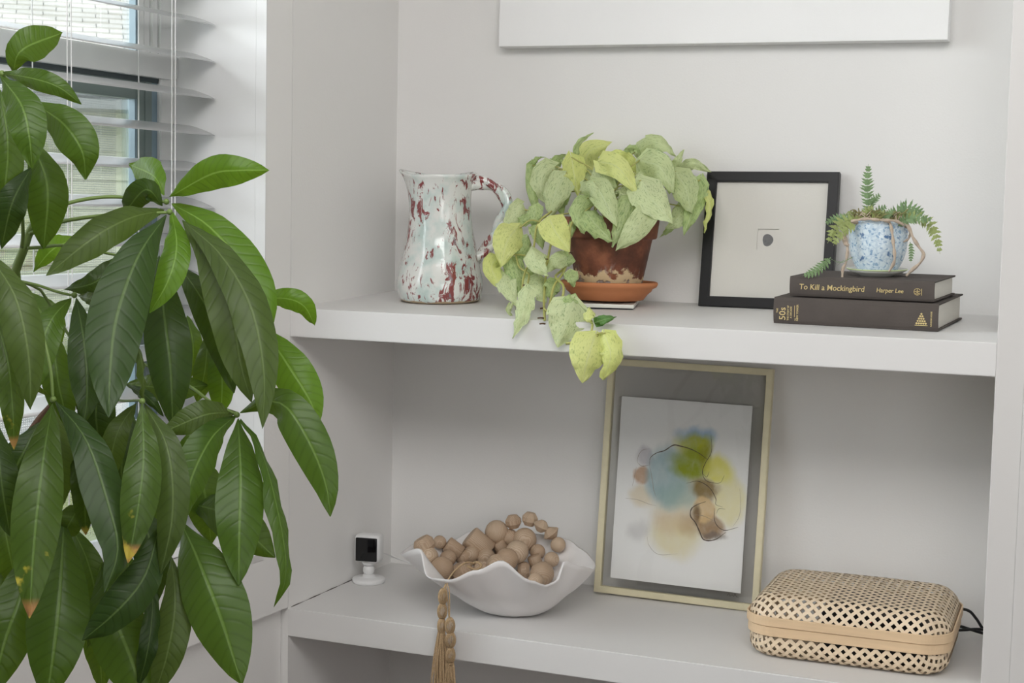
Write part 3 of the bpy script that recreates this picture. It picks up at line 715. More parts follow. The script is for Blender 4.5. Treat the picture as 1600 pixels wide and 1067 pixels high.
# ------------------------------------------------------------------ gold float frame with ink painting
def art_mat():
    m, N, L, P = nmat('alcohol_ink_wash')
    uv = N.new('ShaderNodeUVMap')
    n1 = N.new('ShaderNodeTexNoise'); n1.inputs['Scale'].default_value = 4.5; n1.inputs['Detail'].default_value = 5; L.new(uv.outputs[0], n1.inputs['Vector'])
    vm = N.new('ShaderNodeVectorMath'); vm.operation = 'MULTIPLY_ADD'; L.new(n1.outputs['Color'], vm.inputs[0]); vm.inputs[1].default_value = (.16, .12, 0)
    sh = N.new('ShaderNodeVectorMath'); sh.operation = 'SUBTRACT'; L.new(uv.outputs[0], sh.inputs[0]); sh.inputs[1].default_value = (.08, .06, 0); L.new(sh.outputs[0], vm.inputs[2])
    sep = N.new('ShaderNodeSeparateXYZ'); L.new(vm.outputs[0], sep.inputs[0]); x, y = sep.outputs[0], sep.outputs[1]
    col = None
    blobs = [(250, 725, 48, 50, (.50, .49, .49), .45, .9), (400, 740, 115, 85, (.80, .72, .42), .7, .7), (385, 680, 90, 60, (.72, .56, .38), .5, .85),
             (262, 580, 55, 48, (.74, .62, .40), .6, .7), (625, 590, 66, 105, (.84, .78, .42), .75, .6), (270, 497, 36, 38, (.52, .28, .12), .8, .4),
             (285, 422, 44, 36, (.50, .47, .52), .7, .6), (372, 500, 85, 115, (.34, .50, .54), .80, .5), (430, 575, 90, 62, (.36, .50, .46), .7, .8),
             (492, 342, 84, 48, (.24, .44, .66), .8, .6), (480, 375, 76, 58, (.50, .52, .02), .9, .5), (478, 450, 84, 74, (.30, .36, .01), .92, .55), (530, 420, 30, 60, (.30, .28, .0), .6, .7),
             (580, 472, 62, 62, (.80, .76, .14), .85, .6), (528, 560, 52, 48, (.26, .16, .03), .85, .55), (508, 545, 60, 40, (.28, .20, .05), .5, .8), (548, 700, 54, 46, (.34, .20, .08), .85, .4),
             (525, 635, 48, 42, (.74, .54, .28), .9, .35), (486, 655, 22, 40, (.08, .04, .015), .9, .8), (560, 735, 50, 14, (.20, .16, .14), .7, .8), (470, 690, 40, 60, (.45, .25, .08), .45, .9)]
    base = (.90, .90, .895); blobs = [(455, 570, 235, 270, (.86, .82, .68), .45, .95), (420, 640, 150, 120, (.74, .64, .42), .5, .8)]+[(a_, b_, c_*1.1, d_*1.1, e_, f_, g_) for a_, b_, c_, d_, e_, f_, g_ in blobs]
    for (px, py, rx, ry, c, op, soft) in blobs:
        v_ = (py-190-.056*(px-183))/727; u_ = (px-183+46*v_)/535
        dx = mth(N, L, 'MULTIPLY', mth(N, L, 'SUBTRACT', x, u_), 535/rx); dy = mth(N, L, 'MULTIPLY', mth(N, L, 'SUBTRACT', y, 1-v_), 727/ry)
        d = mth(N, L, 'SQRT', mth(N, L, 'ADD', mth(N, L, 'MULTIPLY', dx, dx), mth(N, L, 'MULTIPLY', dy, dy)))
        mr = N.new('ShaderNodeMapRange'); mr.interpolation_type = 'SMOOTHSTEP'; L.new(d, mr.inputs[0])
        mr.inputs[1].default_value = 1.15; mr.inputs[2].default_value = 1.15-soft; mr.inputs[3].default_value = 0; mr.inputs[4].default_value = op
        nz = noise_n(N, L, 9, 5, vm.outputs[0], .6)
        col = mixc(N, L, mth(N, L, 'MULTIPLY', mr.outputs[0], mth(N, L, 'MULTIPLY_ADD', nz, .9, .52), clamp=True), col if col is not None else base, c)
    L.new(col, P.inputs['Base Color']); P.inputs['Roughness'].default_value = .7
    return m
def gold_frame():
    yb, yt = -.055, -.014
    bL, bR = on_y(922, 921, yb), on_y(1183.5, 951, yb); tL, tR = on_y(957.6, 562.7, yt), on_y(1211, 577, yt)
    xl = bL.x*.45+tL.x*.55; xr = bR.x*.45+tR.x*.55
    t, w_, h_ = framed('floating_picture_frame', 'gold framed ink painting in blue, yellow and brown between glass panes', 'picture', xl, xr, ZL+.0005, yb, (tL.z+tR.z)/2, yt, 0)
    t.matrix_world = t.matrix_world @ Matrix.Translation((0, .000, 0)) @ Matrix.Rotation(-.010, 4, 'Z') @ Matrix.Translation((-.002, .0034, 0))
    rim(t, w_, h_, .0125, -.006, .0085, 'gold', .0012)
    bmobj('rear_glass', bx(.008, w_-.008, .008, h_-.008, -.0035, -.0020), 'fglass', t)
    bmobj('front_glass', bx(.008, w_-.008, .008, h_-.008, .0028, .0042), 'fglass', t)
    # paper corner positions from the photo's proportions in the frame
    px0, px1, py0, py1 = .092*w_, .886*w_, .066*h_, .842*h_
    bm = bmesh.new(); uvl = bm.loops.layers.uv.new('UVMap'); box(bm, px0, px1, py0, py1, -.0015, -.0005)
    for f in bm.faces:
        for lp in f.loops: lp[uvl].uv = ((lp.vert.co.x-px0)/(px1-px0), (lp.vert.co.y-py0)/(py1-py0))
    bmobj('painted_sheet', bm, art_mat(), t)
    ink = plain('ink_line', (.10, .07, .05), .8, .5, 40, 0)
    inkl = plain('ink_line_pale', (.34, .28, .22), .8, .4, 40, 0)
    def uvp(a, b):
        v_ = (b-190-.056*(a-183))/727; u_ = (a-183+46*v_)/535
        return Vector((px0+u_*(px1-px0), py0+(1-v_)*(py1-py0), -.0004))
    lines = [([(250, 455), (252, 430), (268, 405), (300, 395)], 1.4, inkl), ([(300, 462), (304, 432), (330, 412), (362, 402), (398, 380), (425, 382), (470, 393), (510, 412), (538, 432)], 3.2, ink),
             ([(552, 336), (554, 400), (530, 445), (518, 480), (530, 512), (560, 522), (590, 520), (606, 492)], 2.0, ink), ([(452, 528), (500, 518), (545, 540), (572, 582), (572, 605), (600, 615)], 2.2, ink),
             ([(532, 596), (500, 608), (474, 626), (470, 655), (490, 680), (506, 712), (525, 745), (570, 742), (612, 712)], 4.2, ink), ([(566, 620), (570, 675), (605, 704), (662, 690)], 2.2, ink),
             ([(300, 462), (312, 520), (318, 560), (330, 590)], 1.6, inkl), ([(252, 455), (268, 466), (298, 462)], 1.8, inkl), ([(245, 470), (235, 520), (228, 548)], 1.2, inkl),
             ([(200, 596), (250, 600), (300, 616), (330, 620)], 1.2, inkl), ([(290, 740), (300, 780), (340, 812), (420, 805)], 1.0, inkl), ([(545, 480), (535, 500), (522, 490)], 1.6, ink), ([(668, 540), (672, 600), (665, 650), (640, 690)], 1.0, inkl),
             ([(575, 640), (585, 622), (610, 622)], 1.4, ink), ([(475, 650), (520, 652), (560, 668)], 1.6, inkl)]
    k = (px1-px0)/535
    for P, wd, m in lines:
        C = catmull([uvp(a, b) for a, b in P], 8*len(P)); bm = bmesh.new(); prev = None
        for i, p in enumerate(C):
            T = (C[min(i+1, len(C)-1)]-C[max(i-1, 0)]).normalized(); S = Vector((-T.y, T.x, 0))
            tt = i/(len(C)-1); hw = wd*k*.5*(.35+.9*math.sin(math.pi*tt))*(1+.5*noise.noise(Vector((i*.35, wd, 0))))
            cur = (bm.verts.new(p+S*hw), bm.verts.new(p-S*hw))
            if prev: bm.faces.new((prev[0], prev[1], cur[1], cur[0]))
            prev = cur
        bmesh.ops.recalc_face_normals(bm, faces=bm.faces); bmobj('ink_line', bm, m, t)
    bm = bmesh.new()
    tube(bm, [uvp(a, b) for a, b in ((618, 957), (626, 948), (630, 958), (638, 952), (645, 958), (650, 946), (655, 958), (664, 962))], .0003, 3, 30)
    bmobj('signature', bm, ink, t)
gold_frame()

# ------------------------------------------------------------------ books
def text_mesh(s, size, m, parent, mw, name='lettering', extrude=.00015, align='LEFT', sx=1, shear=0):
    c = bpy.data.curves.new(name, 'FONT'); c.body = s; c.size = size; c.align_x = align; c.extrude = extrude; c.resolution_u = 3; c.offset = .00008; c.shear = shear
    o = bpy.data.objects.new(name, c); COL.objects.link(o); bpy.context.view_layer.update()
    me = bpy.data.meshes.new_from_object(o.evaluated_get(bpy.context.evaluated_depsgraph_get()))
    bpy.data.objects.remove(o); bpy.data.curves.remove(c)
    me.materials.clear(); p = link(name, me, m, parent); p.matrix_parent_inverse = Matrix(); p.matrix_local = mw @ Matrix.Diagonal((sx, 1, 1, 1))
    return p
RX = Matrix.Rotation(math.pi/2, 4, 'X')     # text standing on the spine, facing -y
def book(name, label, loc, rz, L_, Wd, T, round_=.004, rx=0):
    t = thing(name, label, 'book', loc, (rx, 0, rz), None)
    c = .0028
    # cover: front board, back board, rounded spine; spine on the -y face
    bm = bmesh.new()
    box(bm, 0, L_, .004, Wd, T-c, T, .0008); box(bm, 0, L_, .004, Wd, 0, c, .0008)
    n = 8; P = []
    for k in range(n+1):
        z = T*k/n; y = -round_*math.sin(math.pi*k/n)**.6+.004
        P.append((y, z))
    A = [[bm.verts.new((x, y, z)) for (y, z) in P] for x in (0, L_)]; B = [[bm.verts.new((x, min(y+.0025, .0075), min(max(z, .002), T-.002))) for (y, z) in P] for x in (0, L_)]
    for k in range(n):
        bm.faces.new((A[0][k], A[1][k], A[1][k+1], A[0][k+1])); bm.faces.new((B[0][k], B[0][k+1], B[1][k+1], B[1][k]))
        for s in (0, 1): bm.faces.new((A[s][k], A[s][k+1], B[s][k+1], B[s][k]))
    for k in (0, n): bm.faces.new((A[0][k], B[0][k], B[1][k], A[1][k]))
    bmesh.ops.recalc_face_normals(bm, faces=bm.faces)
    bmobj('cover', bm, 'cloth', t)
    bmobj('page_block', bx(.004, L_-.004, .004, Wd-.004, c, T-c, .0006), 'pages', t)
    return t
def books():
    y0 = -.294
    a = on_y(1208, 506.6, y0); c = on_y(1465, 520.7, -.3175); rz = math.atan2(-.0235, c.x-a.x); L1 = math.hypot(c.x-a.x, .0235)
    h1 = on_y(1210, 465.5, y0).z-a.z
    b = book('hardcover_book', 'thick dark brown clothbound book about the fifties, bottom of stack', (a.x, y0, zup(y0)+.0004), rz, L1, .215, h1, .0045, ZB/D)
    zb0 = b.location.z
    S = -.0008
    def on_spine(x, z, rot=0): return Matrix.Translation((x, S, z)) @ RX @ Matrix.Rotation(rot, 4, 'Z')
    T = h1
    text_mesh('50s', .0150, 'gilt', b, on_spine(.0205, .006, math.pi/2), sx=1.05)
    text_mesh('THE', .0040, 'gilt', b, on_spine(.0080, .018, math.pi/2))
    text_mesh('THE STORY OF', .0040, 'gilt', b, on_spine(.0262, .006, math.pi/2), sx=.92)
    text_mesh('A DECADE', .0040, 'gilt', b, on_spine(.0312, .010, math.pi/2))
    bmobj('gilt_rule', bx(.0355, .0362, S-.0002, S+.0005, .012, .031), 'gilt', b)
    text_mesh('NEW YORKER', .0042, 'gilt', b, on_spine(.0420, .006, math.pi/2))
    text_mesh('THE', .0022, 'gilt', b, on_spine(.0380, .006, math.pi/2))
    # ornament: stepped pyramid of small diamonds
    bm = bmesh.new(); ex = L1-.026; ez = .012
    for r in range(5):
        for k in range(5-r):
            x = ex-.0072+(k+.5*r)*.0036; z = ez+r*.0038
            v = [bm.verts.new((x+dx*.0019, S-.0002, z+dz*.0020)) for dx, dz in ((-1, 0), (0, -1), (1, 0), (0, 1))]; bm.faces.new(v)
    box(bm, ex-.010, ex+.010, S-.0002, S+.0003, ez-.0036, ez-.0028)
    bmobj('emblem', bm, 'gilt', b)
    text_mesh('RANDOM HOUSE', .0032, 'gilt', b, on_spine(L1-.0095, .0075, math.pi/2), sx=.95)
    # upper book
    z1 = zb0+h1+.0012+.10*ZB/D*0
    y1 = -.285
    a = on_y(1233, 463.8, y1); c = on_y(1459, 474, -.312); rz = math.atan2(-.027, c.x-a.x); L2 = math.hypot(c.x-a.x, .027)
    h2 = on_y(1233, 433, y1).z-a.z
    b2 = book('hardcover_book', 'dark brown clothbound novel with gilt title, top of stack', (a.x, y1, z1+.0012), rz, L2, .158, h2, .0032, ZB/D)
    S = .0008-.0032+.0024
    def on2(x, z): return Matrix.Translation((x, .0002, z)) @ RX
    text_mesh('To Kill a Mockingbird', .0128, 'gilt', b2, on2(.0165, .0118), sx=.97, shear=.08)
    text_mesh('Harper Lee', .0100, 'gilt', b2, on2(.1440, .0122), sx=.94, shear=.12)
    bm = bmesh.new(); ex, ez = L2-.0265, .0155
    C = [Vector((ex+.0052*math.cos(k*math.pi/8), .0002, ez+.0052*math.sin(k*math.pi/8))) for k in range(1, 16)]
    tube(bm, C, .0005, 4, 30); tube(bm, [Vector((ex, .0002, ez-.0045)), Vector((ex, .0002, ez+.004))], .0005, 4, 2)
    tube(bm, [Vector((ex-.004, .0002, ez)), Vector((ex, .0002, ez+.001)), Vector((ex+.004, .0002, ez))], .0005, 4, 6)
    tube(bm, [Vector((ex-.003, .0002, ez-.003)), Vector((ex, .0002, ez-.0012)), Vector((ex+.003, .0002, ez-.003))], .0005, 4, 6)
    bmobj('emblem', bm, 'gilt', b2)
    bmobj('gilt_mark', bx(L2-.0202, L2-.0194, .0000, .0004, .010, .0205), 'gilt', b2)
    return b2, z1+.0012+h2
b2, ztop = books()

# ------------------------------------------------------------------ fern in its blue cup
def fern():
    base = on_y(1370, 430, -.225); c = Vector((base.x, -.225, ztop+.0028))
    s = 1/905.0
    d = thing('ceramic_saucer', 'small pale saucer with green rim on top book', 'saucer', c, (ZB/D, 0, 0))
    bmobj('dish', lathe(bmesh.new(), [(.001, .0), (24*s, 0), (26*s, 2*s), (38*s, 6*s), (44*s, 10*s), (43.5*s, 12*s), (36*s, 9*s), (24*s, 5*s), (.001, 4.5*s)], 48), 'dish', d, True)
    bm = bmesh.new(); tube(bm, [Vector((44*s*math.cos(k*math.pi/16), 44*s*math.sin(k*math.pi/16), 11*s)) for k in range(33)], .0011, 6, 64, False); bmobj('rim', bm, 'dishrim', d, True)
    p0 = c+Vector((0, 0, 5*s))
    t = thing('potted_fern', 'small fern in a blue and white floral cup pot', 'plant', p0)
    pr = [(.001, 0), (24*s, 0), (28*s, 3*s), (36*s, 16*s), (41.5*s, 34*s), (43*s, 52*s), (43.5*s, 77*s), (42.5*s, 78*s), (41*s, 77*s), (40.5*s, 52*s), (36*s, 30*s), (.001, 26*s)]
    pp = catmull([(a, 0, b) for a, b in pr], 60)
    bmobj('cup', lathe(bmesh.new(), [(max(.0008, v.x), v.z) for v in pp], 48), 'floral', t, True)
    def fn(p, a, r, z):
        return p+Vector((0, 0, noise.noise(p*60)*.006+noise.noise(p*170)*.004))
    bmobj('moss', lathe(bmesh.new(), [(.046*k/10+.0008, .098-.012*(k/10)**2) for k in range(10, -1, -1)], 40, fn), 'moss', t, True)
    Yc = c.y
    def P3(x, y, dy=0): return on_y(x, y, Yc+dy)-t.location
    rootz = []
    for P, r in (([(1345, 347, -.035), (1322, 350, -.045), (1318, 360, -.047), (1324, 386, -.047), (1322, 409, -.047), (1317, 420, -.047), (1316, 435, -.05)], .0023),
                 ([(1325, 352, -.040), (1320, 366, -.05), (1319, 378, -.05), (1326, 384, -.047)], .003),
                 ([(1378, 343, -.044), (1391, 350, -.046), (1396, 381, -.049), (1398, 403, -.047), (1395, 414, -.044), (1389, 424, -.042)], .0024),
                 ([(1395, 346, -.03), (1416, 350, -.035), (1427, 372, -.035), (1436, 386, -.035), (1443, 397, -.035), (1438, 410, -.035), (1426, 421, -.035), (1416, 431, -.035)], .0026),
                 ([(1408, 352, -.02), (1421, 358, -.02), (1420, 372, -.02), (1412, 378, -.02)], .0018),
                 ([(1330, 346, -.05), (1352, 342, -.054), (1375, 344, -.056), (1398, 345, -.05), (1412, 352, -.04)], .0024)):
        bm = bmesh.new(); tube(bm, [P3(x, y, dy) for x, y, dy in P], lambda q, r=r: r*(1+.25*math.sin(q*31)), 7, 8*len(P))
        bmobj('rhizome', bm, 'root', t, True)
    rd = random.Random(11)
    for nm, mt, cnt in (('moss_tangle', 'moss', 90), ('moss_tangle', 'ferny', 60), ('root_tangle', 'root', 40)):
        bm = bmesh.new()
        for k in range(cnt):
            a = rd.uniform(0, 6.283); r0 = .048*rd.uniform(.2, 1)**.5; z0 = .088+rd.uniform(-.002, .010)
            c0 = Vector((r0*math.cos(a), r0*math.sin(a), z0)); b = a+rd.uniform(-1.6, 1.6); l_ = rd.uniform(.006, .016)
            tube(bm, [c0, c0+Vector((math.cos(b)*l_*.5, math.sin(b)*l_*.5, rd.uniform(0, .008))), c0+Vector((math.cos(b)*l_, math.sin(b)*l_, rd.uniform(-.006, .010)))], (.0012, .0007), 4, 4)
        bmobj(nm, bm, mt, t, False, 'stuff')
    def frond(P, wd, m='fern', np_=13, toothed=True, twist=0, dy=0):
        C = catmull([P3(x, y, z+dy) for x, y, z in P], 40); bm = bmesh.new()
        tube(bm, [C[i] for i in range(0, 41, 4)], (.0008, .0003), 4, 20)
        Lg = sum((b-a).length for a, b in zip(C, C[1:]))
        for k in range(1, np_+1):
            q = k/(np_+1); i = int(q*40); p = C[i]; T = (C[min(40, i+1)]-C[i-1]).normalized()
            V = (CAM-(p+t.location)).normalized(); S = T.cross(V).normalized(); S = S*math.cos(twist)+V*math.sin(twist)
            for sg in (1, -1):
                L_ = wd*s*.5*(math.sin(math.pi*(q*.8+.18))**.7)*random.uniform(.85, 1.1)
                dr = (S*sg+T*.55+V*random.uniform(-.3, .3)).normalized(); n_ = dr.cross(V).normalized(); hw = Lg/(np_+1)*.46
                pts = []
                m_ = 5
                for j in range(m_+1):
                    a = j/m_; ww_ = hw*(1-a**1.6)*(1.18 if toothed and j % 2 else .78)
                    pts.append((p+dr*L_*a+n_*ww_, p+dr*L_*a-n_*ww_))
                vv = [(bm.verts.new(a), bm.verts.new(b)) for a, b in pts]
                for A, B in zip(vv, vv[1:]): bm.faces.new((A[0], A[1], B[1], B[0]))
        return bmobj('frond', bm, m, t)
    frond([(1359, 340, -.02), (1356, 310, -.02), (1355, 285, -.02), (1357, 256, -.02)], 26, 'fern', 15)
    frond([(1360, 322, -.025), (1366, 312, -.03), (1376, 304, -.03)], 18, 'fern', 6)
    frond([(1385, 352, 0), (1404, 334, -.01), (1422, 326, -.01), (1446, 336, -.02)], 34, 'fern', 12)
    frond([(1400, 350, -.02), (1430, 340, -.02), (1452, 350, -.02), (1463, 372, -.02), (1469, 397, -.02)], 26, 'ferny', 14)
    frond([(1398, 345, -.01), (1412, 322, 0), (1406, 318, 0)], 20, 'fern', 6)
    frond([(1400, 352, -.03), (1418, 342, -.04), (1436, 342, -.04), (1458, 343, -.04)], 22, 'fern', 10)
    frond([(1345, 346, -.03), (1322, 345, -.05), (1306, 356, -.06), (1293, 380, -.06)], 26, 'ferny', 10)
    frond([(1335, 344, -.03), (1318, 340, -.03), (1302, 342, -.03), (1289, 350, -.03)], 20, 'fern', 9)
    frond([(1338, 350, -.05), (1318, 362, -.06), (1308, 372, -.065), (1302, 384, -.065)], 22, 'ferny', 8)
    frond([(1360, 345, -.02), (1372, 330, -.02), (1386, 322, -.02)], 20, 'fern', 7)
    frond([(1350, 345, -.04), (1352, 330, -.04), (1366, 322, -.04)], 14, 'ferny', 6)
    frond([(1380, 345, -.04), (1390, 332, -.045), (1396, 326, -.045)], 16, 'fern', 6)
    frond([(1422, 378, -.03), (1424, 390, -.03), (1423, 410, -.03)], 12, 'fern', 7)
    frond([(1332, 402, -.047), (1313, 410, -.055), (1297, 404, -.06)], 1, 'fern', 1)
    frond([(1298, 402, -.062), (1285, 416, -.066), (1268, 427, -.068), (1254, 431, -.068)], 22, 'fern', 9, dy=0)
fern()

# ------------------------------------------------------------------ security camera
def seccam():
    c = Vector((.0335, -.168, ZL))
    t = thing('security_camera', 'small white security camera with black face on round stand', 'camera', c)
    s = 1/812
    bmobj('base', lathe(bmesh.new(), [(.001, 0), (25*s, 0), (26*s, 1.5*s), (26*s, 6*s), (24.5*s, 7.5*s), (14*s, 8.5*s), (10*s, 9.5*s), (9*s, 13*s), (.001, 13*s)], 40), 'plastic', t, True)
    bm = bmesh.new(); bmesh.ops.create_uvsphere(bm, u_segments=20, v_segments=12, radius=9.5*s, matrix=Matrix.Translation((0, 0, 20*s))); bmobj('ball_joint', bm, 'plastic', t, True)
    bmobj('neck', lathe(bmesh.new(), [(.001, 27*s), (8*s, 27*s), (9*s, 29*s), (11*s, 31*s), (11*s, 34*s), (.001, 34*s)], 24), 'plastic', t, True)
    d = (CAM-c); yaw = math.atan2(d.y, d.x)+math.pi/2-.30
    hd = Matrix.Translation((0, 0, 33*s)) @ Matrix.Rotation(yaw, 4, 'Z')
    bmobj('housing', bx(-21.5*s, 21.5*s, -15*s, 17*s, 0, 45*s, 9*s, hd), 'plastic', t, True)
    bmobj('face', bx(-17.5*s, 17.5*s, -16.6*s, -12*s, 3.5*s, 41*s, 1.9*s, hd), 'lens', t, True)
    bm = bmesh.new(); P = hd @ Vector((0, 17*s, 10*s)); q = on_y(622, 873, -.03)
    tube(bm, [P, P+Vector((.02, .02, -.004)), Vector((q.x, -.03, q.z))-c, Vector((q.x+.06, -.02, ZL+.004))-c, Vector((q.x+.16, -.015, ZL+.003))-c], .0016, 6, 20); bmobj('power_cable', bm, 'plastic', t, True)
seccam()

# ------------------------------------------------------------------ wavy bowl, bead garland
BC = Vector((.366, -.236, ZL))
def bowl():
    t = BC.copy()
    deg = {-90: -2, -58: 24, -43: -13, -30: -12, -13: 8, 2: 25, 19: -6, 27: -14, 34: -10, 43: 17, 58: 2, 78: -14, 95: -13, 120: -5, 130: 4, 139: 5, 186: 4, 198: 8, 211: -8, 229: 2, 239: 2, 263: -5}
    ks = sorted(deg)
    def wave(a):
        while a < ks[0]: a += 360
        while a >= ks[0]+360: a -= 360
        for i, k in enumerate(ks):
            k2 = ks[i+1] if i+1 < len(ks) else ks[0]+360
            if k <= a <= k2:
                q = (a-k)/(k2-k); q = q*q*(3-2*q); v0 = deg[k]; v1 = deg[ks[(i+1) % len(ks)]]
                return v0+(v1-v0)*q
        return 0
    bm = bmesh.new(); n = 120; rows = []
    view = math.atan2(R_.y, R_.x)
    prof = [(.001, .0), (.05, .0), (.066, .004), (.088, .018), (.110, .036), (.135, .055), (.159, .080), (.176, .101)]
    pin = [(.172, .1015), (.155, .084), (.131, .0605), (.106, .042), (.084, .024), (.060, .011), (.001, .008)]
    P = [(v.x, v.z) for v in catmull([(a, 0, b) for a, b in prof], 22)]+[(v.x, v.z) for v in catmull([(a, 0, b) for a, b in pin], 18)]
    for (r, z) in P:
        ring = []
        for k in range(n):
            ph = 360*k/n                       # ph: 0 = towards the camera, +90 = picture right
            a = view-math.pi/2+math.radians(ph)
            g = max(0, (z-.015)/.088)**1.6; wv = wave(ph)/900
            rr = r*(1+0.02*math.sin(math.radians(ph)*3)*g)-wv*.35*g
            sh_ = -.030*min(1, z/.1)
            ring.append(bm.verts.new((rr*math.cos(a)+R_.x*sh_, rr*math.sin(a)+R_.y*sh_, z+wv*1.0*g+.0012*noise.noise(Vector((math.cos(a)*3, math.sin(a)*3, z*40))))))
        rows.append(ring)
    for A, B in zip(rows, rows[1:]):
        for k in range(n): bm.faces.new((A[k], A[(k+1) % n], B[(k+1) % n], B[k]))
    bmesh.ops.recalc_face_normals(bm, faces=bm.faces)
    o = bmobj('decorative_bowl', bm, 'porcelain', None, True); o.location = t+Vector((0, 0, .0014))
    tag(o, 'white wavy rimmed ceramic bowl holding wooden beads', 'bowl')
bowl()
def garland():
    t = thing('bead_garland', 'garland of raw wooden beads with jute tassels piled in bowl', 'garland', BC+Vector((0, 0, .02)))
    def mk(kind):
        bm = bmesh.new()
        if kind == 's': bmesh.ops.create_uvsphere(bm, u_segments=20, v_segments=12, radius=1)
        elif kind == 'c': lathe(bm, [(.15, -1.05), (.85, -1.05), (.95, -.98), (.95, .98), (.85, 1.05), (.15, 1.05)], 24)
        elif kind == 'd': lathe(bm, [(.2, -.72), (.75, -.72), (1.05, -.3), (1.05, .3), (.75, .72), (.2, .72)], 14)
        elif kind == 'f': lathe(bm, [(.2, -.85), (.55, -.8), (1.0, -.25), (1.0, .25), (.55, .8), (.2, .85)], 8)
        elif kind == 'b': lathe(bm, [(.15, -.75), (.35, -.72), (1.08, -.05), (1.08, .05), (.35, .72), (.15, .75)], 10)
        me = bpy.data.meshes.new('bead'); bmesh.ops.recalc_face_normals(bm, faces=bm.faces); bm.to_mesh(me); bm.free(); me.materials.append(M['bead'])
        for p in me.polygons: p.use_smooth = kind in 'sc' and len(p.vertices) == 4
        return me
    me = {k: mk(k) for k in 'scdfb'}
    L_ = [(663, 851, 16, 'd', .098, 0), (687, 847, 10.5, 's', .104, 0), (709, 857, 13, 'c', .094, 35), (670, 869, 15, 's', .080, 0), (690, 888, 18.5, 's', .078, 0), (724, 870, 12, 's', .090, 0),
          (722, 895, 19, 'f', .070, 60), (748, 850, 19, 'c', .108, 40), (776, 831, 18.5, 's', .128, 0), (796, 840, 14, 's', .118, 0), (802, 815, 13, 'f', .132, 80), (828, 811, 13, 'f', .132, 100), (846, 822, 13, 'b', .126, 115),
          (861, 833, 13, 'b', .118, 50), (872, 851, 12, 's', .112, 0), (862, 874, 12, 's', .098, 0), (847, 896, 19, 's', .080, 0), (837, 908, 13, 's', .088, 0), (820, 843, 18.5, 's', .118, 0), (808, 862, 18, 's', .110, 0),
          (792, 874, 18, 's', .100, 0), (778, 884, 19, 's', .090, 0), (755, 893, 20, 'f', .066, 20), (783, 857, 11, 'c', .094, 60), (818, 891, 13, 'd', .072, 0), (837, 879, 11, 'c', .074, 70), (806, 902, 13, 'd', .058, 0), (736, 866, 13, 's', .080, 0),
          (700, 872, 13, 's', .066, 0), (760, 872, 15, 's', .070, 0), (840, 862, 12, 's', .062, 0)]
    for i, (x, y, r, k, z, a) in enumerate(L_):
        rad0 = r/FPX*2.62; best = None
        RT = ((.012, .05), (.024, .084), (.042, .106), (.0605, .130), (.084, .150), (.10, .160), (.25, .160))
        for zi in range(0, 40):
            zz = .010+rad0+zi*.003
            if zz > .15: break
            p = on_z(x, y, ZL+zz); v = Vector((p.x-BC.x+.26*min(.1, zz), p.y-BC.y+.1*min(.1, zz), 0)).length
            zlow = zz-rad0*.6; lim = next((a_[1]+(b_[1]-a_[1])*(zlow-a_[0])/(b_[0]-a_[0]) for a_, b_ in zip(RT, RT[1:]) if a_[0] <= zlow <= b_[0]), .05)-rad0*.75
            viol = max(0, v-lim)+max(0, z-.02-zz)*.6
            if best is None or viol < best[0]-1e-5: best = (viol, p)
        p = best[1]; dd = (p-CAM).dot(F_); rad = r/FPX*dd
        o = bpy.data.objects.new('bead', me[k]); COL.objects.link(o); o.parent = t
        rot = Matrix.Rotation(math.atan2(R_.y, R_.x), 4, 'Z') @ Matrix.Rotation(math.radians(90+a if a else random.uniform(0, 180)), 4, 'Y') @ Matrix.Rotation(random.uniform(0, 6), 4, 'Z')
        o.matrix_local = Matrix.Translation(p-t.location) @ rot @ Matrix.Diagonal((rad, rad, rad, 1))
    # cord over the rim and two tassels hanging in front of the shelf edge
    Yt = -.434
    o0 = t.location
    def q(x, y, Y): return on_y(x, y, Y)-o0
    bm = bmesh.new(); tube(bm, [q(742, 880, -.33), q(728, 879, -.345), q(712, 890, -.37), q(700, 906, -.395), q(696, 914, -.412), q(692, 924, -.425), q(691, 940, Yt)], .0016, 6, 30); 
    tube(bm, [q(736, 882, -.33), q(745, 878, -.33), q(752, 884, -.33), q(742, 890, -.335), q(730, 884, -.34)], .0024, 6, 24)
    bmobj('cord', bm, 'twine', t, True)
    bm = bmesh.new(); tube(bm, [q(704, 900, -.39), q(699, 912, -.413), q(702, 925, -.428), q(702.5, 966, Yt)], .0011, 6, 30); tube(bm, [q(700, 905, -.39), q(697, 914, -.413), q(699, 930, -.428), q(701.5, 966, Yt)], .0009, 6, 30); bmobj('cord', bm, 'twine', t, True)
    rnd = random.Random(5)
    for xs, knots, top, spread in (([692, 691, 690], [(932, 7.2), (955, 7.6), (978, 6.6)], 986, 17), ([703, 704, 704], [(978, 7.8), (1000, 8), (1024, 7.2)], 1033, 14)):
        T_ = thing_part = bpy.data.objects.new('tassel', None); 
        bm = bmesh.new()
        sc_ = 1/FPX*((on_y(700, 980, Yt)-CAM).dot(F_))
        cx = xs[0]
        for (ky, kr), kx in zip(knots, xs):
            c = q(kx, ky, Yt-(.002 if cx == 703 else 0))
            for j in range(22):          # threads running over each knot
                a = 2*math.pi*j/22
                tube(bm, [c+Vector((math.cos(a)*kr*sc_*f, math.sin(a)*kr*sc_*f, h*sc_)) for f, h in ((.35, 13), (.8, 8), (1, 0), (.8, -8), (.4, -12))], .0008, 4, 8)
            tube(bm, [c+Vector((math.cos(k*.7)*kr*.48*sc_, math.sin(k*.7)*kr*.48*sc_, (-11-k*.12)*sc_)) for k in range(24)], .0010, 5, 40)
        bmobj('tassel_knots', bm, 'twine', t, True)
        bm = bmesh.new()
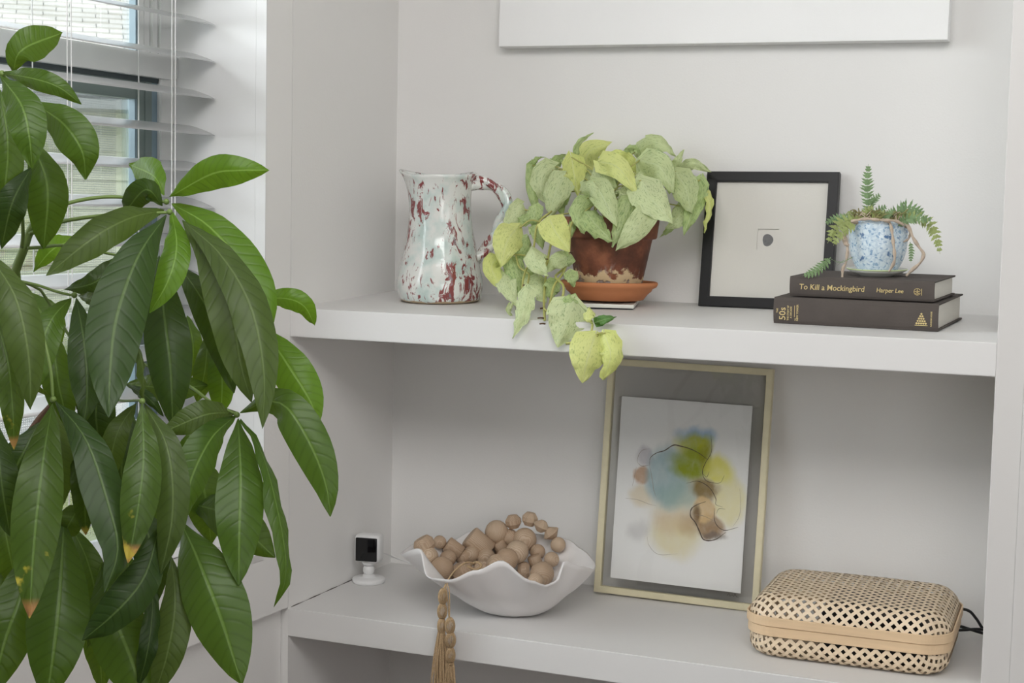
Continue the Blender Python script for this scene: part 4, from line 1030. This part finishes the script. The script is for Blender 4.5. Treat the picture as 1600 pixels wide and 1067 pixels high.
        for j in range(120):
            a = rnd.uniform(0, 6.283); rr = rnd.uniform(.2, 1); c = q(xs[-1], top, Yt)
            e = Vector((math.cos(a)*rr, math.sin(a)*rr*.8, 0))
            tube(bm, [c+e*5*sc_+Vector((0, 0, .004)), c+e*9*sc_+Vector((0, 0, -.02)), c+e*spread*.8*sc_+Vector((rnd.uniform(-.002, .002), 0, -.055)), c+e*spread*sc_+Vector((rnd.uniform(-.004, .004), 0, -.105-rnd.uniform(0, .01)))], .0005, 3, 7)
        bmobj('tassel_skirt', bm, 'twine', t, False, 'stuff')
garland()

# ------------------------------------------------------------------ woven bamboo box with a device inside
def basket():
    a = on_z(1172, 1027, ZL); b = on_z(1480, 1066, ZL); c3 = on_z(1506, 1002, ZL)
    rz = math.atan2(b.y-a.y, b.x-a.x)*.9
    X = Vector((math.cos(rz), math.sin(rz), 0)); Yv = Vector((-X.y, X.x, 0))
    LX, LY = .332, .268
    cen = Vector((.815, -.350, ZL))+X*LX/2+Yv*LY/2
    t = thing('woven_box', 'lidded open weave bamboo box at the right of the lower shelf', 'box', cen, (0, 0, rz))
    rc = .050
    def rr(x, y, hx, hy, r):            # rounded rectangle: nearest inner point, signed distance outside of core
        ix, iy = max(-(hx-r), min(hx-r, x)), max(-(hy-r), min(hy-r, y)); return ix, iy
    hx, hy = LX/2, LY/2
    zb1, zb2 = .040, .058               # band of the base, band of the lid
    def weave(name, z0, z1, sgn, inset, crown, wd=.0062):
        """strips on a rounded tray; sgn=+1 lid (dome up), -1 base (dome down)"""
        R2 = .036 if sgn > 0 else .022; hgt = abs(z1-z0)
        core_x, core_y = hx-rc-inset, hy-rc-inset
        # arc profile outside the core: distance d -> (out, drop)
        flat = rc-R2; arc = math.pi/2*R2; wall = max(0, hgt-R2)
        dmax = flat+arc+wall
        def mp(x, y, off):
            ix, iy = max(-core_x, min(core_x, x)), max(-core_y, min(core_y, y)); dx, dy = x-ix, y-iy; d = math.hypot(dx, dy)
            if d < 1e-9: u_ = Vector((0, 0, 0))
            else: u_ = Vector((dx/d, dy/d, 0))
            if d > dmax: return None
            if d < flat: o, dr, nz, no = d, 0, 1, 0
            elif d < flat+arc: th = (d-flat)/R2; o, dr, nz, no = flat+R2*math.sin(th), R2*(1-math.cos(th)), math.cos(th), math.sin(th)
            else: o, dr, nz, no = rc, R2+(d-flat-arc), 0, 1
            bul = crown*max(0, 1-(x/hx)**2)*max(0, 1-(y/hy)**2)*.8+ (0)
            p = Vector((ix, iy, 0))+u_*(o+no*off)
            p.z = z1-sgn*(dr)+sgn*(nz*off+bul)
            nn_ = u_*no+Vector((0, 0, sgn*nz))
            return p, nn_
        bm = bmesh.new(); pitch = .0122
        span = (hx+hy+dmax*1.6)
        K = int(span*1.5/pitch)
        for fam in (1, -1):
            for k in range(-K, K+1):
                run = []
                def flush():
                    if len(run) > 2:
                        vs = [(bm.verts.new(a_), bm.verts.new(b_), bm.verts.new(c_), bm.verts.new(d_)) for a_, b_, c_, d_ in run]
                        for A, B in zip(vs, vs[1:]):
                            bm.faces.new((A[0], A[1], B[1], B[0])); bm.faces.new((A[2], B[2], B[3], A[3]))
                            bm.faces.new((A[1], A[2], B[2], B[1])) if False else None
                    run.clear()
                N_ = int(2*span/.0045)
                for i in range(N_+1):
                    s_ = -span+2*span*i/N_; cc = k*pitch
                    # line: fam=1 x-y = c*sqrt2..., slightly unequal weave angle like the photo
                    ca, sa = math.cos(math.radians(45)), math.sin(math.radians(45))*fam
                    x = s_*ca-cc*sa*1.0; y = s_*sa+cc*ca
                    # position along the other family decides over/under
                    ph = s_/pitch
                    off = (.00022 if sgn > 0 else .0006)*math.cos(math.pi*ph+(k % 2)*math.pi+(0 if fam == 1 else math.pi))
                    px_, py_ = -sa*wd/2, ca*wd/2
                    m1, m2 = mp(x+px_, y+py_, off), mp(x-px_, y-py_, off)
                    if m1 is None or m2 is None: flush(); continue
                    th_ = .0004
                    run.append((m1[0], m2[0], m2[0]-m2[1]*th_, m1[0]-m1[1]*th_))
                flush()
        o = bmobj(name, bm, 'bamboo', t, False, 'stuff'); return o
    def band(name, z0, z1, out, m):
        bm = bmesh.new(); P = []
        n = 14
        for cx, cy, a0 in ((hx-rc, hy-rc, 0), (-(hx-rc), hy-rc, 90), (-(hx-rc), -(hy-rc), 180), (hx-rc, -(hy-rc), 270)):
            for k in range(n+1):
                a_ = math.radians(a0+90*k/n); P.append((cx+(rc+out)*math.cos(a_), cy+(rc+out)*math.sin(a_), cx+(rc+out-.003)*math.cos(a_), cy+(rc+out-.003)*math.sin(a_)))
        V = [[bm.verts.new((p[0], p[1], z0)), bm.verts.new((p[0], p[1], z1)), bm.verts.new((p[2], p[3], z1)), bm.verts.new((p[2], p[3], z0))] for p in P]
        for i in range(len(V)):
            A, B = V[i], V[(i+1) % len(V)]
            for j in range(4): bm.faces.new((A[j], B[j], B[(j+1) % 4], A[(j+1) % 4]))
        bmesh.ops.bevel(bm, geom=[e for e in bm.edges if abs(e.verts[0].co.z-e.verts[1].co.z) < 1e-6], offset=.0008, segments=1, affect='EDGES')
        bmesh.ops.recalc_face_normals(bm, faces=bm.faces)
        return bmobj(name, bm, m, t)
    weave('woven_base', zb1+.002, .002, -1, .004, 0)
    weave('woven_lid', zb2, .101, 1, .002, .008, .0056)
    band('base_band', zb1, zb1+.0165, -.0005, 'bamboob'); band('lid_band', zb2-.001, zb2+.0145, .002, 'bamboob')
    bm = bx(-.045, .120, -.085, .085, .006, .082, .006); d = bmobj('router_case', bm, 'device', None); 
    d.name = 'network_box'; d.location = cen; d.rotation_euler = (0, 0, rz); tag(d, 'black electronic box with red lights hidden inside the woven box', 'device')
    m, N, L, P = nmat('red_led'); P.inputs['Emission Color'].default_value = (1, .05, .03, 1); P.inputs['Emission Strength'].default_value = 1.5; P.inputs['Base Color'].default_value = (.5, .02, .02, 1)
    for x in (.035, .068): 
        o = bmobj('indicator_light', bx(x-.0015, x+.0015, -.0865, -.0845, .070, .0725), m, d)
    cb = thing('power_cord', 'black cables leaving the back right corner of woven box', 'cable', cen+Vector((.12, .09, .01)))
    def q(x, y, Y): return on_y(x, y, Y)-cb.location
    for P_ in (([(1480, 950, -.10), (1511, 953, -.09), (1525, 966, -.08), (1538, 985, -.06), (1556, 990, -.05)]), ([(1490, 975, -.12), (1512, 982, -.10), (1528, 987, -.09), (1545, 992, -.08), (1560, 996, -.07)]), ([(1485, 985, -.12), (1508, 984, -.11), (1524, 983, -.09), (1540, 984, -.07), (1558, 986, -.06)])):
        P3 = [q(x, y, Y) for x, y, Y in P_]
        zmin = ZL+.0028-cb.location.z
        for p in P3: p.z = max(p.z, zmin)
        for p in P3: p.x = min(p.x, W-.004-cb.location.x)
        bm = bmesh.new(); tube(bm, P3, .0026, 8, 24); bmobj('cable', bm, 'cable', cb, True)
basket()

# ------------------------------------------------------------------ money tree
def money_tree():
    o0 = at(40, 620, 1.66)
    t = thing('money_tree', 'tall potted tree with long drooping green leaflets by the window', 'plant', Vector((o0.x, o0.y, 0)))
    # spine px, width px, depth base, depth tip, material, twist
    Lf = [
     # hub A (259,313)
     ([(256, 305), (240, 275), (203, 257)], 50, 1.56, 1.62, 'lf_bright', 0), ([(264, 308), (330, 272), (375, 266), (421, 266)], 54, 1.54, 1.52, 'lf_bright', 0),
     ([(268, 318), (325, 352), (378, 412), (412, 470), (421, 522)], 70, 1.56, 1.50, 'lf_bright', .1), ([(256, 329), (205, 340), (145, 372), (72, 431)], 56, 1.53, 1.44, 'lf_olive', -.2),
     ([(260, 336), (216, 400), (182, 495), (172, 580), (170, 652)], 92, 1.50, 1.38, 'lf_deep', 0), ([(268, 330), (276, 385), (262, 440), (234, 489)], 48, 1.55, 1.50, 'lf_bright', 0),
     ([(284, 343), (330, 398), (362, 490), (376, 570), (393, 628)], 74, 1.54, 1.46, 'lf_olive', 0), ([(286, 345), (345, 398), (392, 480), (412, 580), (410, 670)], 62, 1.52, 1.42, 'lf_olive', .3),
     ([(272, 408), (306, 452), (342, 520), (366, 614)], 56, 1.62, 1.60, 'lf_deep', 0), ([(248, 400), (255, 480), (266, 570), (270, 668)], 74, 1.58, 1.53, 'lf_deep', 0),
     ([(254, 322), (228, 296), (192, 335)], 42, 1.55, 1.56, 'lf_deep', 0), ([(400, 468), (445, 466), (475, 478), (492, 509)], 36, 1.62, 1.62, 'lf_bright', 0),
     ([(405, 505), (450, 570), (484, 625), (497, 664)], 66, 1.60, 1.57, 'lf_bright', 0),
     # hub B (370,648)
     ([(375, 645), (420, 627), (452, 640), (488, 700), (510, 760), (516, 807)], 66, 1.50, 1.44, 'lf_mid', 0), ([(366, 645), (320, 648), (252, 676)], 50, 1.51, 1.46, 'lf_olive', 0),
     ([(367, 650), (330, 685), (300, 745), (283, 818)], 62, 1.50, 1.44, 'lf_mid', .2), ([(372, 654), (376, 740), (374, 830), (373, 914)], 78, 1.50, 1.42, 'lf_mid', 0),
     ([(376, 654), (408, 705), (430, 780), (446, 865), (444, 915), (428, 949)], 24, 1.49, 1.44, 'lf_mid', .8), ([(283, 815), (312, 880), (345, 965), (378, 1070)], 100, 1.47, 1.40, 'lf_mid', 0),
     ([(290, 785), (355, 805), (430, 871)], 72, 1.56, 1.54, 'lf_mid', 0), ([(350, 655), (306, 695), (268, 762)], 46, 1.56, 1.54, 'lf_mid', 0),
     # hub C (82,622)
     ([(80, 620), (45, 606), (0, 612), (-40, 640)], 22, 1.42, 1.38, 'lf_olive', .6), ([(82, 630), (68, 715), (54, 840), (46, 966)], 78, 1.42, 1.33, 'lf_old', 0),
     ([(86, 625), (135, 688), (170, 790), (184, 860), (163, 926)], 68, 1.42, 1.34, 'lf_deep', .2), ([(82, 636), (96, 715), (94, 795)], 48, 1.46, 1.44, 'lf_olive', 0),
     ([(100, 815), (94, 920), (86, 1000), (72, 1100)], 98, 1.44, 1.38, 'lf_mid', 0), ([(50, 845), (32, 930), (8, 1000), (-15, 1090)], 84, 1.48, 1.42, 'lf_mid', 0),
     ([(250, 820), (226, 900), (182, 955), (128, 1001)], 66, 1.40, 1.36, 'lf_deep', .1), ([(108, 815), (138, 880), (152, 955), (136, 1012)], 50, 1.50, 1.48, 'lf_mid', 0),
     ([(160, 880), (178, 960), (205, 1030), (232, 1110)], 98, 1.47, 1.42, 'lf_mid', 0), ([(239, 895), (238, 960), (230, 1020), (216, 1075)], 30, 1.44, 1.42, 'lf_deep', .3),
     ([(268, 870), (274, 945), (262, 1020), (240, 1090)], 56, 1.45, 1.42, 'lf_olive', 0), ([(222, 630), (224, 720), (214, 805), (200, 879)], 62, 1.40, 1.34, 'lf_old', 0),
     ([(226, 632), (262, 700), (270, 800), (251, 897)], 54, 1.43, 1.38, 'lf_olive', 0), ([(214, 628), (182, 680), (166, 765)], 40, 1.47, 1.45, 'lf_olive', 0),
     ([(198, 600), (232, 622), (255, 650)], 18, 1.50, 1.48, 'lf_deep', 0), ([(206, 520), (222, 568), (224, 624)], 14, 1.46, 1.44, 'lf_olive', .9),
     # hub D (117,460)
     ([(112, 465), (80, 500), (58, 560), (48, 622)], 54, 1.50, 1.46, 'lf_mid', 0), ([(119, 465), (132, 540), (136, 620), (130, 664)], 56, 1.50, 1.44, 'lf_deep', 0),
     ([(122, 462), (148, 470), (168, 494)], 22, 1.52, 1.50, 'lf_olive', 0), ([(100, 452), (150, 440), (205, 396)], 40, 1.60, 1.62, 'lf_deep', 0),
     ([(52, 425), (82, 390), (118, 372)], 36, 1.64, 1.66, 'lf_bright', 0), ([(40, 455), (70, 500), (80, 560)], 60, 1.66, 1.66, 'lf_mid', 0),
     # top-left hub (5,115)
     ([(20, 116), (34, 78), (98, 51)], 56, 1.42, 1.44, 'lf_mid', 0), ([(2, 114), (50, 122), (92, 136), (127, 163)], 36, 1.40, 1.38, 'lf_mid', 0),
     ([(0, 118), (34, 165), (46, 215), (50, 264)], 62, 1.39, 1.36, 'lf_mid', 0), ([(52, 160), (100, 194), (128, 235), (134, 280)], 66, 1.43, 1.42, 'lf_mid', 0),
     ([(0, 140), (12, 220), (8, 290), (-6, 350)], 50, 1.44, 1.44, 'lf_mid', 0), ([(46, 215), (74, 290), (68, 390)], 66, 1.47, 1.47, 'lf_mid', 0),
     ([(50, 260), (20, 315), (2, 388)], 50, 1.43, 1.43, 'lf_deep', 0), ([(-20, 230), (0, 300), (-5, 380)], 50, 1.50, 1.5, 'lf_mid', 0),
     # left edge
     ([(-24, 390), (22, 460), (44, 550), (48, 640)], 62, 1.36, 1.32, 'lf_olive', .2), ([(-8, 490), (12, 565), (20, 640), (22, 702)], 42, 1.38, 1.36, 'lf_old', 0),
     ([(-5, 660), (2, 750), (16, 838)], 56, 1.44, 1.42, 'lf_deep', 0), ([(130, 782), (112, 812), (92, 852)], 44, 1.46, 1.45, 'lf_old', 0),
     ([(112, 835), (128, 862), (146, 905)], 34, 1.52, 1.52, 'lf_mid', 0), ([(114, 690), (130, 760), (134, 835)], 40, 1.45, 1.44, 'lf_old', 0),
     ([(326, 515), (320, 580), (308, 630)], 36, 1.66, 1.66, 'lf_mid', 0), ([(340, 528), (347, 590), (345, 652)], 46, 1.66, 1.65, 'lf_bright', 0),
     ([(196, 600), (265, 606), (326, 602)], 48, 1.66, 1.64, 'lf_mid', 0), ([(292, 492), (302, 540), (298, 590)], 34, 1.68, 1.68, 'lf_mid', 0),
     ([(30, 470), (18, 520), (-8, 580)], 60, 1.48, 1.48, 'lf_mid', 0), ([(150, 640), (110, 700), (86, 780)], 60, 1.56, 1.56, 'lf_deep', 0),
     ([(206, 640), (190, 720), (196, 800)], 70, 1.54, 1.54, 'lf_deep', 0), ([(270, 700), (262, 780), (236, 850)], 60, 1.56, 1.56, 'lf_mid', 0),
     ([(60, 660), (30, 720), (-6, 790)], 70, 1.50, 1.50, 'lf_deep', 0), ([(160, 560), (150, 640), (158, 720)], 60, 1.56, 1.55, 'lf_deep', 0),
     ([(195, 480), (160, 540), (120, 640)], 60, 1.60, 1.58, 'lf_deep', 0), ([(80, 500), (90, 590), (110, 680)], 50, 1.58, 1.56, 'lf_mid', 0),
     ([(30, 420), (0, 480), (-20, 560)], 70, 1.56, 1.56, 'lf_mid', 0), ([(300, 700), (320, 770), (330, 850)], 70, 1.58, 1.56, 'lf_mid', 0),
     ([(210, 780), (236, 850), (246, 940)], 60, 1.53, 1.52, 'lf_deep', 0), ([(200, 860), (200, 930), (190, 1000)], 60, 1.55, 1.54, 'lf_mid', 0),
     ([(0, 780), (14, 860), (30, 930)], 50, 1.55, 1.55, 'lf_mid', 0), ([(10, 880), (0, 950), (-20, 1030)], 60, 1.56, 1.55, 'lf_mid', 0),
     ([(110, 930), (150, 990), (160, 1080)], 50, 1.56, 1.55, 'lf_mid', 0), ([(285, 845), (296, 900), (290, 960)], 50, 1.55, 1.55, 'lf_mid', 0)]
    for i, (P, wd, d0, d1, m, tw) in enumerate(Lf):
        n = len(P)
        W3 = [at(x, y, d0+(d1-d0)*(k/(n-1))-.02*math.sin(math.pi*k/(n-1))) for k, (x, y) in enumerate(P)]
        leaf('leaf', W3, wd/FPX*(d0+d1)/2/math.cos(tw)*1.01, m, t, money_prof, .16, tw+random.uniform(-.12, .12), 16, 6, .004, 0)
    def stem(P, r, m='stemg', name='petiole'):
        bm = bmesh.new(); tube(bm, [at(x, y, d)-t.location for x, y, d in P], r, 7, 6*len(P)); bmobj(name, bm, m, t, True)
    stem([(62, 338, 1.52), (105, 318, 1.53), (160, 308, 1.55), (215, 310, 1.56), (260, 316, 1.55)], (.0022, .0016))
    stem([(46, 366, 1.50), (90, 348, 1.51), (150, 338, 1.52), (215, 334, 1.52), (262, 332, 1.52)], (.0022, .0016))
    stem([(44, 388, 1.50), (68, 386, 1.52), (110, 384, 1.56), (190, 400, 1.60), (250, 404, 1.60)], (.0018, .0012))
    stem([(36, 468, 1.45), (62, 512, 1.43), (78, 570, 1.42), (83, 624, 1.42)], (.0019, .0015))
    stem([(34, 440, 1.50), (60, 446, 1.50), (90, 456, 1.50), (116, 462, 1.50)], (.0016, .0013))
    stem([(34, 440, 1.52), (58, 450, 1.54), (72, 466, 1.56), (130, 560, 1.56), (175, 620, 1.50), (222, 626, 1.43)], (.0016, .0013))
    stem([(110, 545, 1.60), (200, 560, 1.60), (290, 600, 1.55), (330, 628, 1.51), (371, 648, 1.50)], (.0018, .0015))
    stem([(2, 114, 1.40), (30, 150, 1.42), (40, 210, 1.44), (50, 270, 1.47), (62, 335, 1.50)], (.0016, .0022))
    stem([(28, 270, 1.44), (34, 330, 1.47), (36, 365, 1.49), (34, 386, 1.50)], (.0014, .002))
    stem([(45, 160, 1.44), (50, 230, 1.46), (60, 300, 1.49), (63, 336, 1.51)], (.0014, .002))
    for hx_, hy_, hd_ in ((260, 315, 1.55), (265, 331, 1.52), (370, 648, 1.50), (83, 624, 1.42), (116, 461, 1.50), (222, 627, 1.42), (3, 115, 1.40)):
        bm = bmesh.new(); bmesh.ops.create_uvsphere(bm, u_segments=10, v_segments=6, radius=.0032, matrix=Matrix.Translation(at(hx_, hy_, hd_)-t.location)); bmobj('leaf_hub', bm, 'stemg', t, True)
    stem([(63, 336, 1.51), (46, 364, 1.51), (38, 388, 1.51), (27, 416, 1.52), (10, 470, 1.54), (-20, 560, 1.58)], (.0040, .0062), 'stemg', 'branch')
    stem([(112, 594, 1.58), (86, 632, 1.57), (62, 660, 1.57), (28, 712, 1.57), (-6, 765, 1.58), (-70, 850, 1.62)], (.0052, .0085), 'bark', 'branch')
    stem([(112, 594, 1.58), (112, 566, 1.59), (108, 545, 1.60)], (.0050, .003), 'stemg', 'branch')
    # trunk and pot below the picture
    a = at(-70, 850, 1.62)-t.location; b = at(-20, 560, 1.58)-t.location; base = Vector((a.x-.05, a.y, .36))
    bm = bmesh.new(); tube(bm, [b, Vector((a.x-.01, a.y, a.z+.1)), a, (a+base)/2+Vector((-.02, 0, 0)), base], lambda q: .006+.022*q, 10, 24); bmobj('trunk', bm, 'bark', t, True)
    bm = lathe(bmesh.new(), [(.001, 0), (.11, 0), (.125, .02), (.155, .33), (.16, .36), (.145, .36), (.14, .33), (.001, .33)], 40); p = bmobj('pot', bm, 'porcelain', t, True); p.location = (base.x, base.y, 0)
    bm = lathe(bmesh.new(), [(.14, .332), (.001, .345)], 32); p = bmobj('soil', bm, 'soil', t, True); p.location = (base.x, base.y, 0)
money_tree()

# ------------------------------------------------------------------ outside: neighbouring house, path, lawn
def outside():
    fd = Vector((ray(110, 200).x, ray(110, 200).y, 0)).normalized(); rt = Vector((fd.y, -fd.x, 0))
    EZ = CAM.z+17*.0735
    o0 = Vector((CAM.x, CAM.y, 0))+fd*17
    def q(s_, d_, z_): return rt*s_+fd*d_+Vector((0, 0, z_))
    g = bmobj('ground', bx(-60, -1.6, -40, 60, -.3, -.05), 'lawn'); struct(g)
    pth = hexa([o0+q(-8, -9, -.05), o0+q(6, -9, -.05), o0+q(6, -2, -.05), o0+q(-8, -2, -.05), o0+q(-8, -9, -.03), o0+q(6, -9, -.03), o0+q(6, -2, -.03), o0+q(-8, -2, -.03)])
    bmesh.ops.recalc_face_normals(pth, faces=pth.faces)
    struct(bmobj('path', pth, 'concrete'))
    t = thing('neighbour_house', 'sage sided house with pale shingle roof outside the window', 'building', o0+Vector((0, 0, -.05)))
    def hb(name, s0, s1, d0, d1, z0, z1, m):
        bm = hexa([q(s0, d0, z0), q(s1, d0, z0), q(s1, d1, z0), q(s0, d1, z0), q(s0, d0, z1), q(s1, d0, z1), q(s1, d1, z1), q(s0, d1, z1)]); bmesh.ops.recalc_face_normals(bm, faces=bm.faces)
        return bmobj(name, bm, m, t)
    hb('wall', -5, 5, .62, 5, 0, EZ-.1, 'siding')
    n = int((EZ-.15)/.16)
    bm = hexa([q(-5, .57, 0), q(5, .57, 0), q(5, .62, 0), q(-5, .62, 0), q(-5, .60, .165), q(5, .60, .165), q(5, .62, .165), q(-5, .62, .165)]); bmesh.ops.recalc_face_normals(bm, faces=bm.faces)
    me = bpy.data.meshes.new('siding_board'); bm.to_mesh(me); bm.free(); me.materials.append(M['siding'])
    for k in range(n):
        o = link('siding_board', me, None, t); o.location = (0, 0, k*.16)
    hb('fascia', -5.2, 5.2, -.03, .03, EZ-.16, EZ+.0, 'fascia'); hb('soffit', -5.2, 5.2, 0, .62, EZ-.16, EZ-.13, 'fascia')
    sl = math.radians(26)
    def rf(s_, l, up=0): return q(s_, l*math.cos(sl)-up*math.sin(sl), EZ+l*math.sin(sl)+up*math.cos(sl))
    bm = hexa([rf(-5.3, -.05, -.05), rf(5.3, -.05, -.05), rf(5.3, 9, -.05), rf(-5.3, 9, -.05), rf(-5.3, -.05, 0), rf(5.3, -.05, 0), rf(5.3, 9, 0), rf(-5.3, 9, 0)]); bmesh.ops.recalc_face_normals(bm, faces=bm.faces)
    bmobj('roof_deck', bm, 'rooffelt', t)
    # shingle tabs: those in view of the window one by one, the rest joined
    ex = .17; rnd = random.Random(9)
    def tab(bm, s0, s1, l, j): 
        h = .014+j*.012
        b = hexa([rf(s0, l-.01, 0), rf(s1, l-.01, 0), rf(s1, l+ex+.03, -.002), rf(s0, l+ex+.03, -.002), rf(s0, l-.01, h+.012), rf(s1, l-.01, h+.012), rf(s1, l+ex+.03, .006), rf(s0, l+ex+.03, .006)])
        bmesh.ops.recalc_face_normals(b, faces=b.faces); m_ = bpy.data.meshes.new('shingle'); b.to_mesh(m_); b.free(); return m_
    mm = [tab(None, 0, w_, 0, j) for w_, j in ((.295, 0), (.295, 1), (.295, .5))]
    for r in range(34):
        for c in range(-4, 4):
            o = link('shingle', rnd.choice(mm), 'shingle', t)
            if not o.data.materials: o.data.materials.append(M['shingle'])
            o.location = rf(c*.305+(r % 2)*.15, r*ex)-rf(0, 0)
    bm = bmesh.new()
    for r in range(52):
        for s0, s1 in ((-5.3, -1.22+(r % 2)*.15), (1.22+(r % 2)*.15, 5.3)):
            if r >= 34 and s0 < 0: s1 = 5.3
            elif r >= 34: continue
            l = r*ex; v = [bm.verts.new(p) for p in (rf(s0, l, 0), rf(s1, l, 0), rf(s1, l, .026), rf(s0, l, .026), rf(s1, l+ex, .008), rf(s0, l+ex, .008))]
            bm.faces.new((v[0], v[1], v[2], v[3])); bm.faces.new((v[3], v[2], v[4], v[5]))
    bmesh.ops.recalc_face_normals(bm, faces=bm.faces); bmobj('shingle_courses', bm, 'shingle', t, False, 'stuff')
outside()
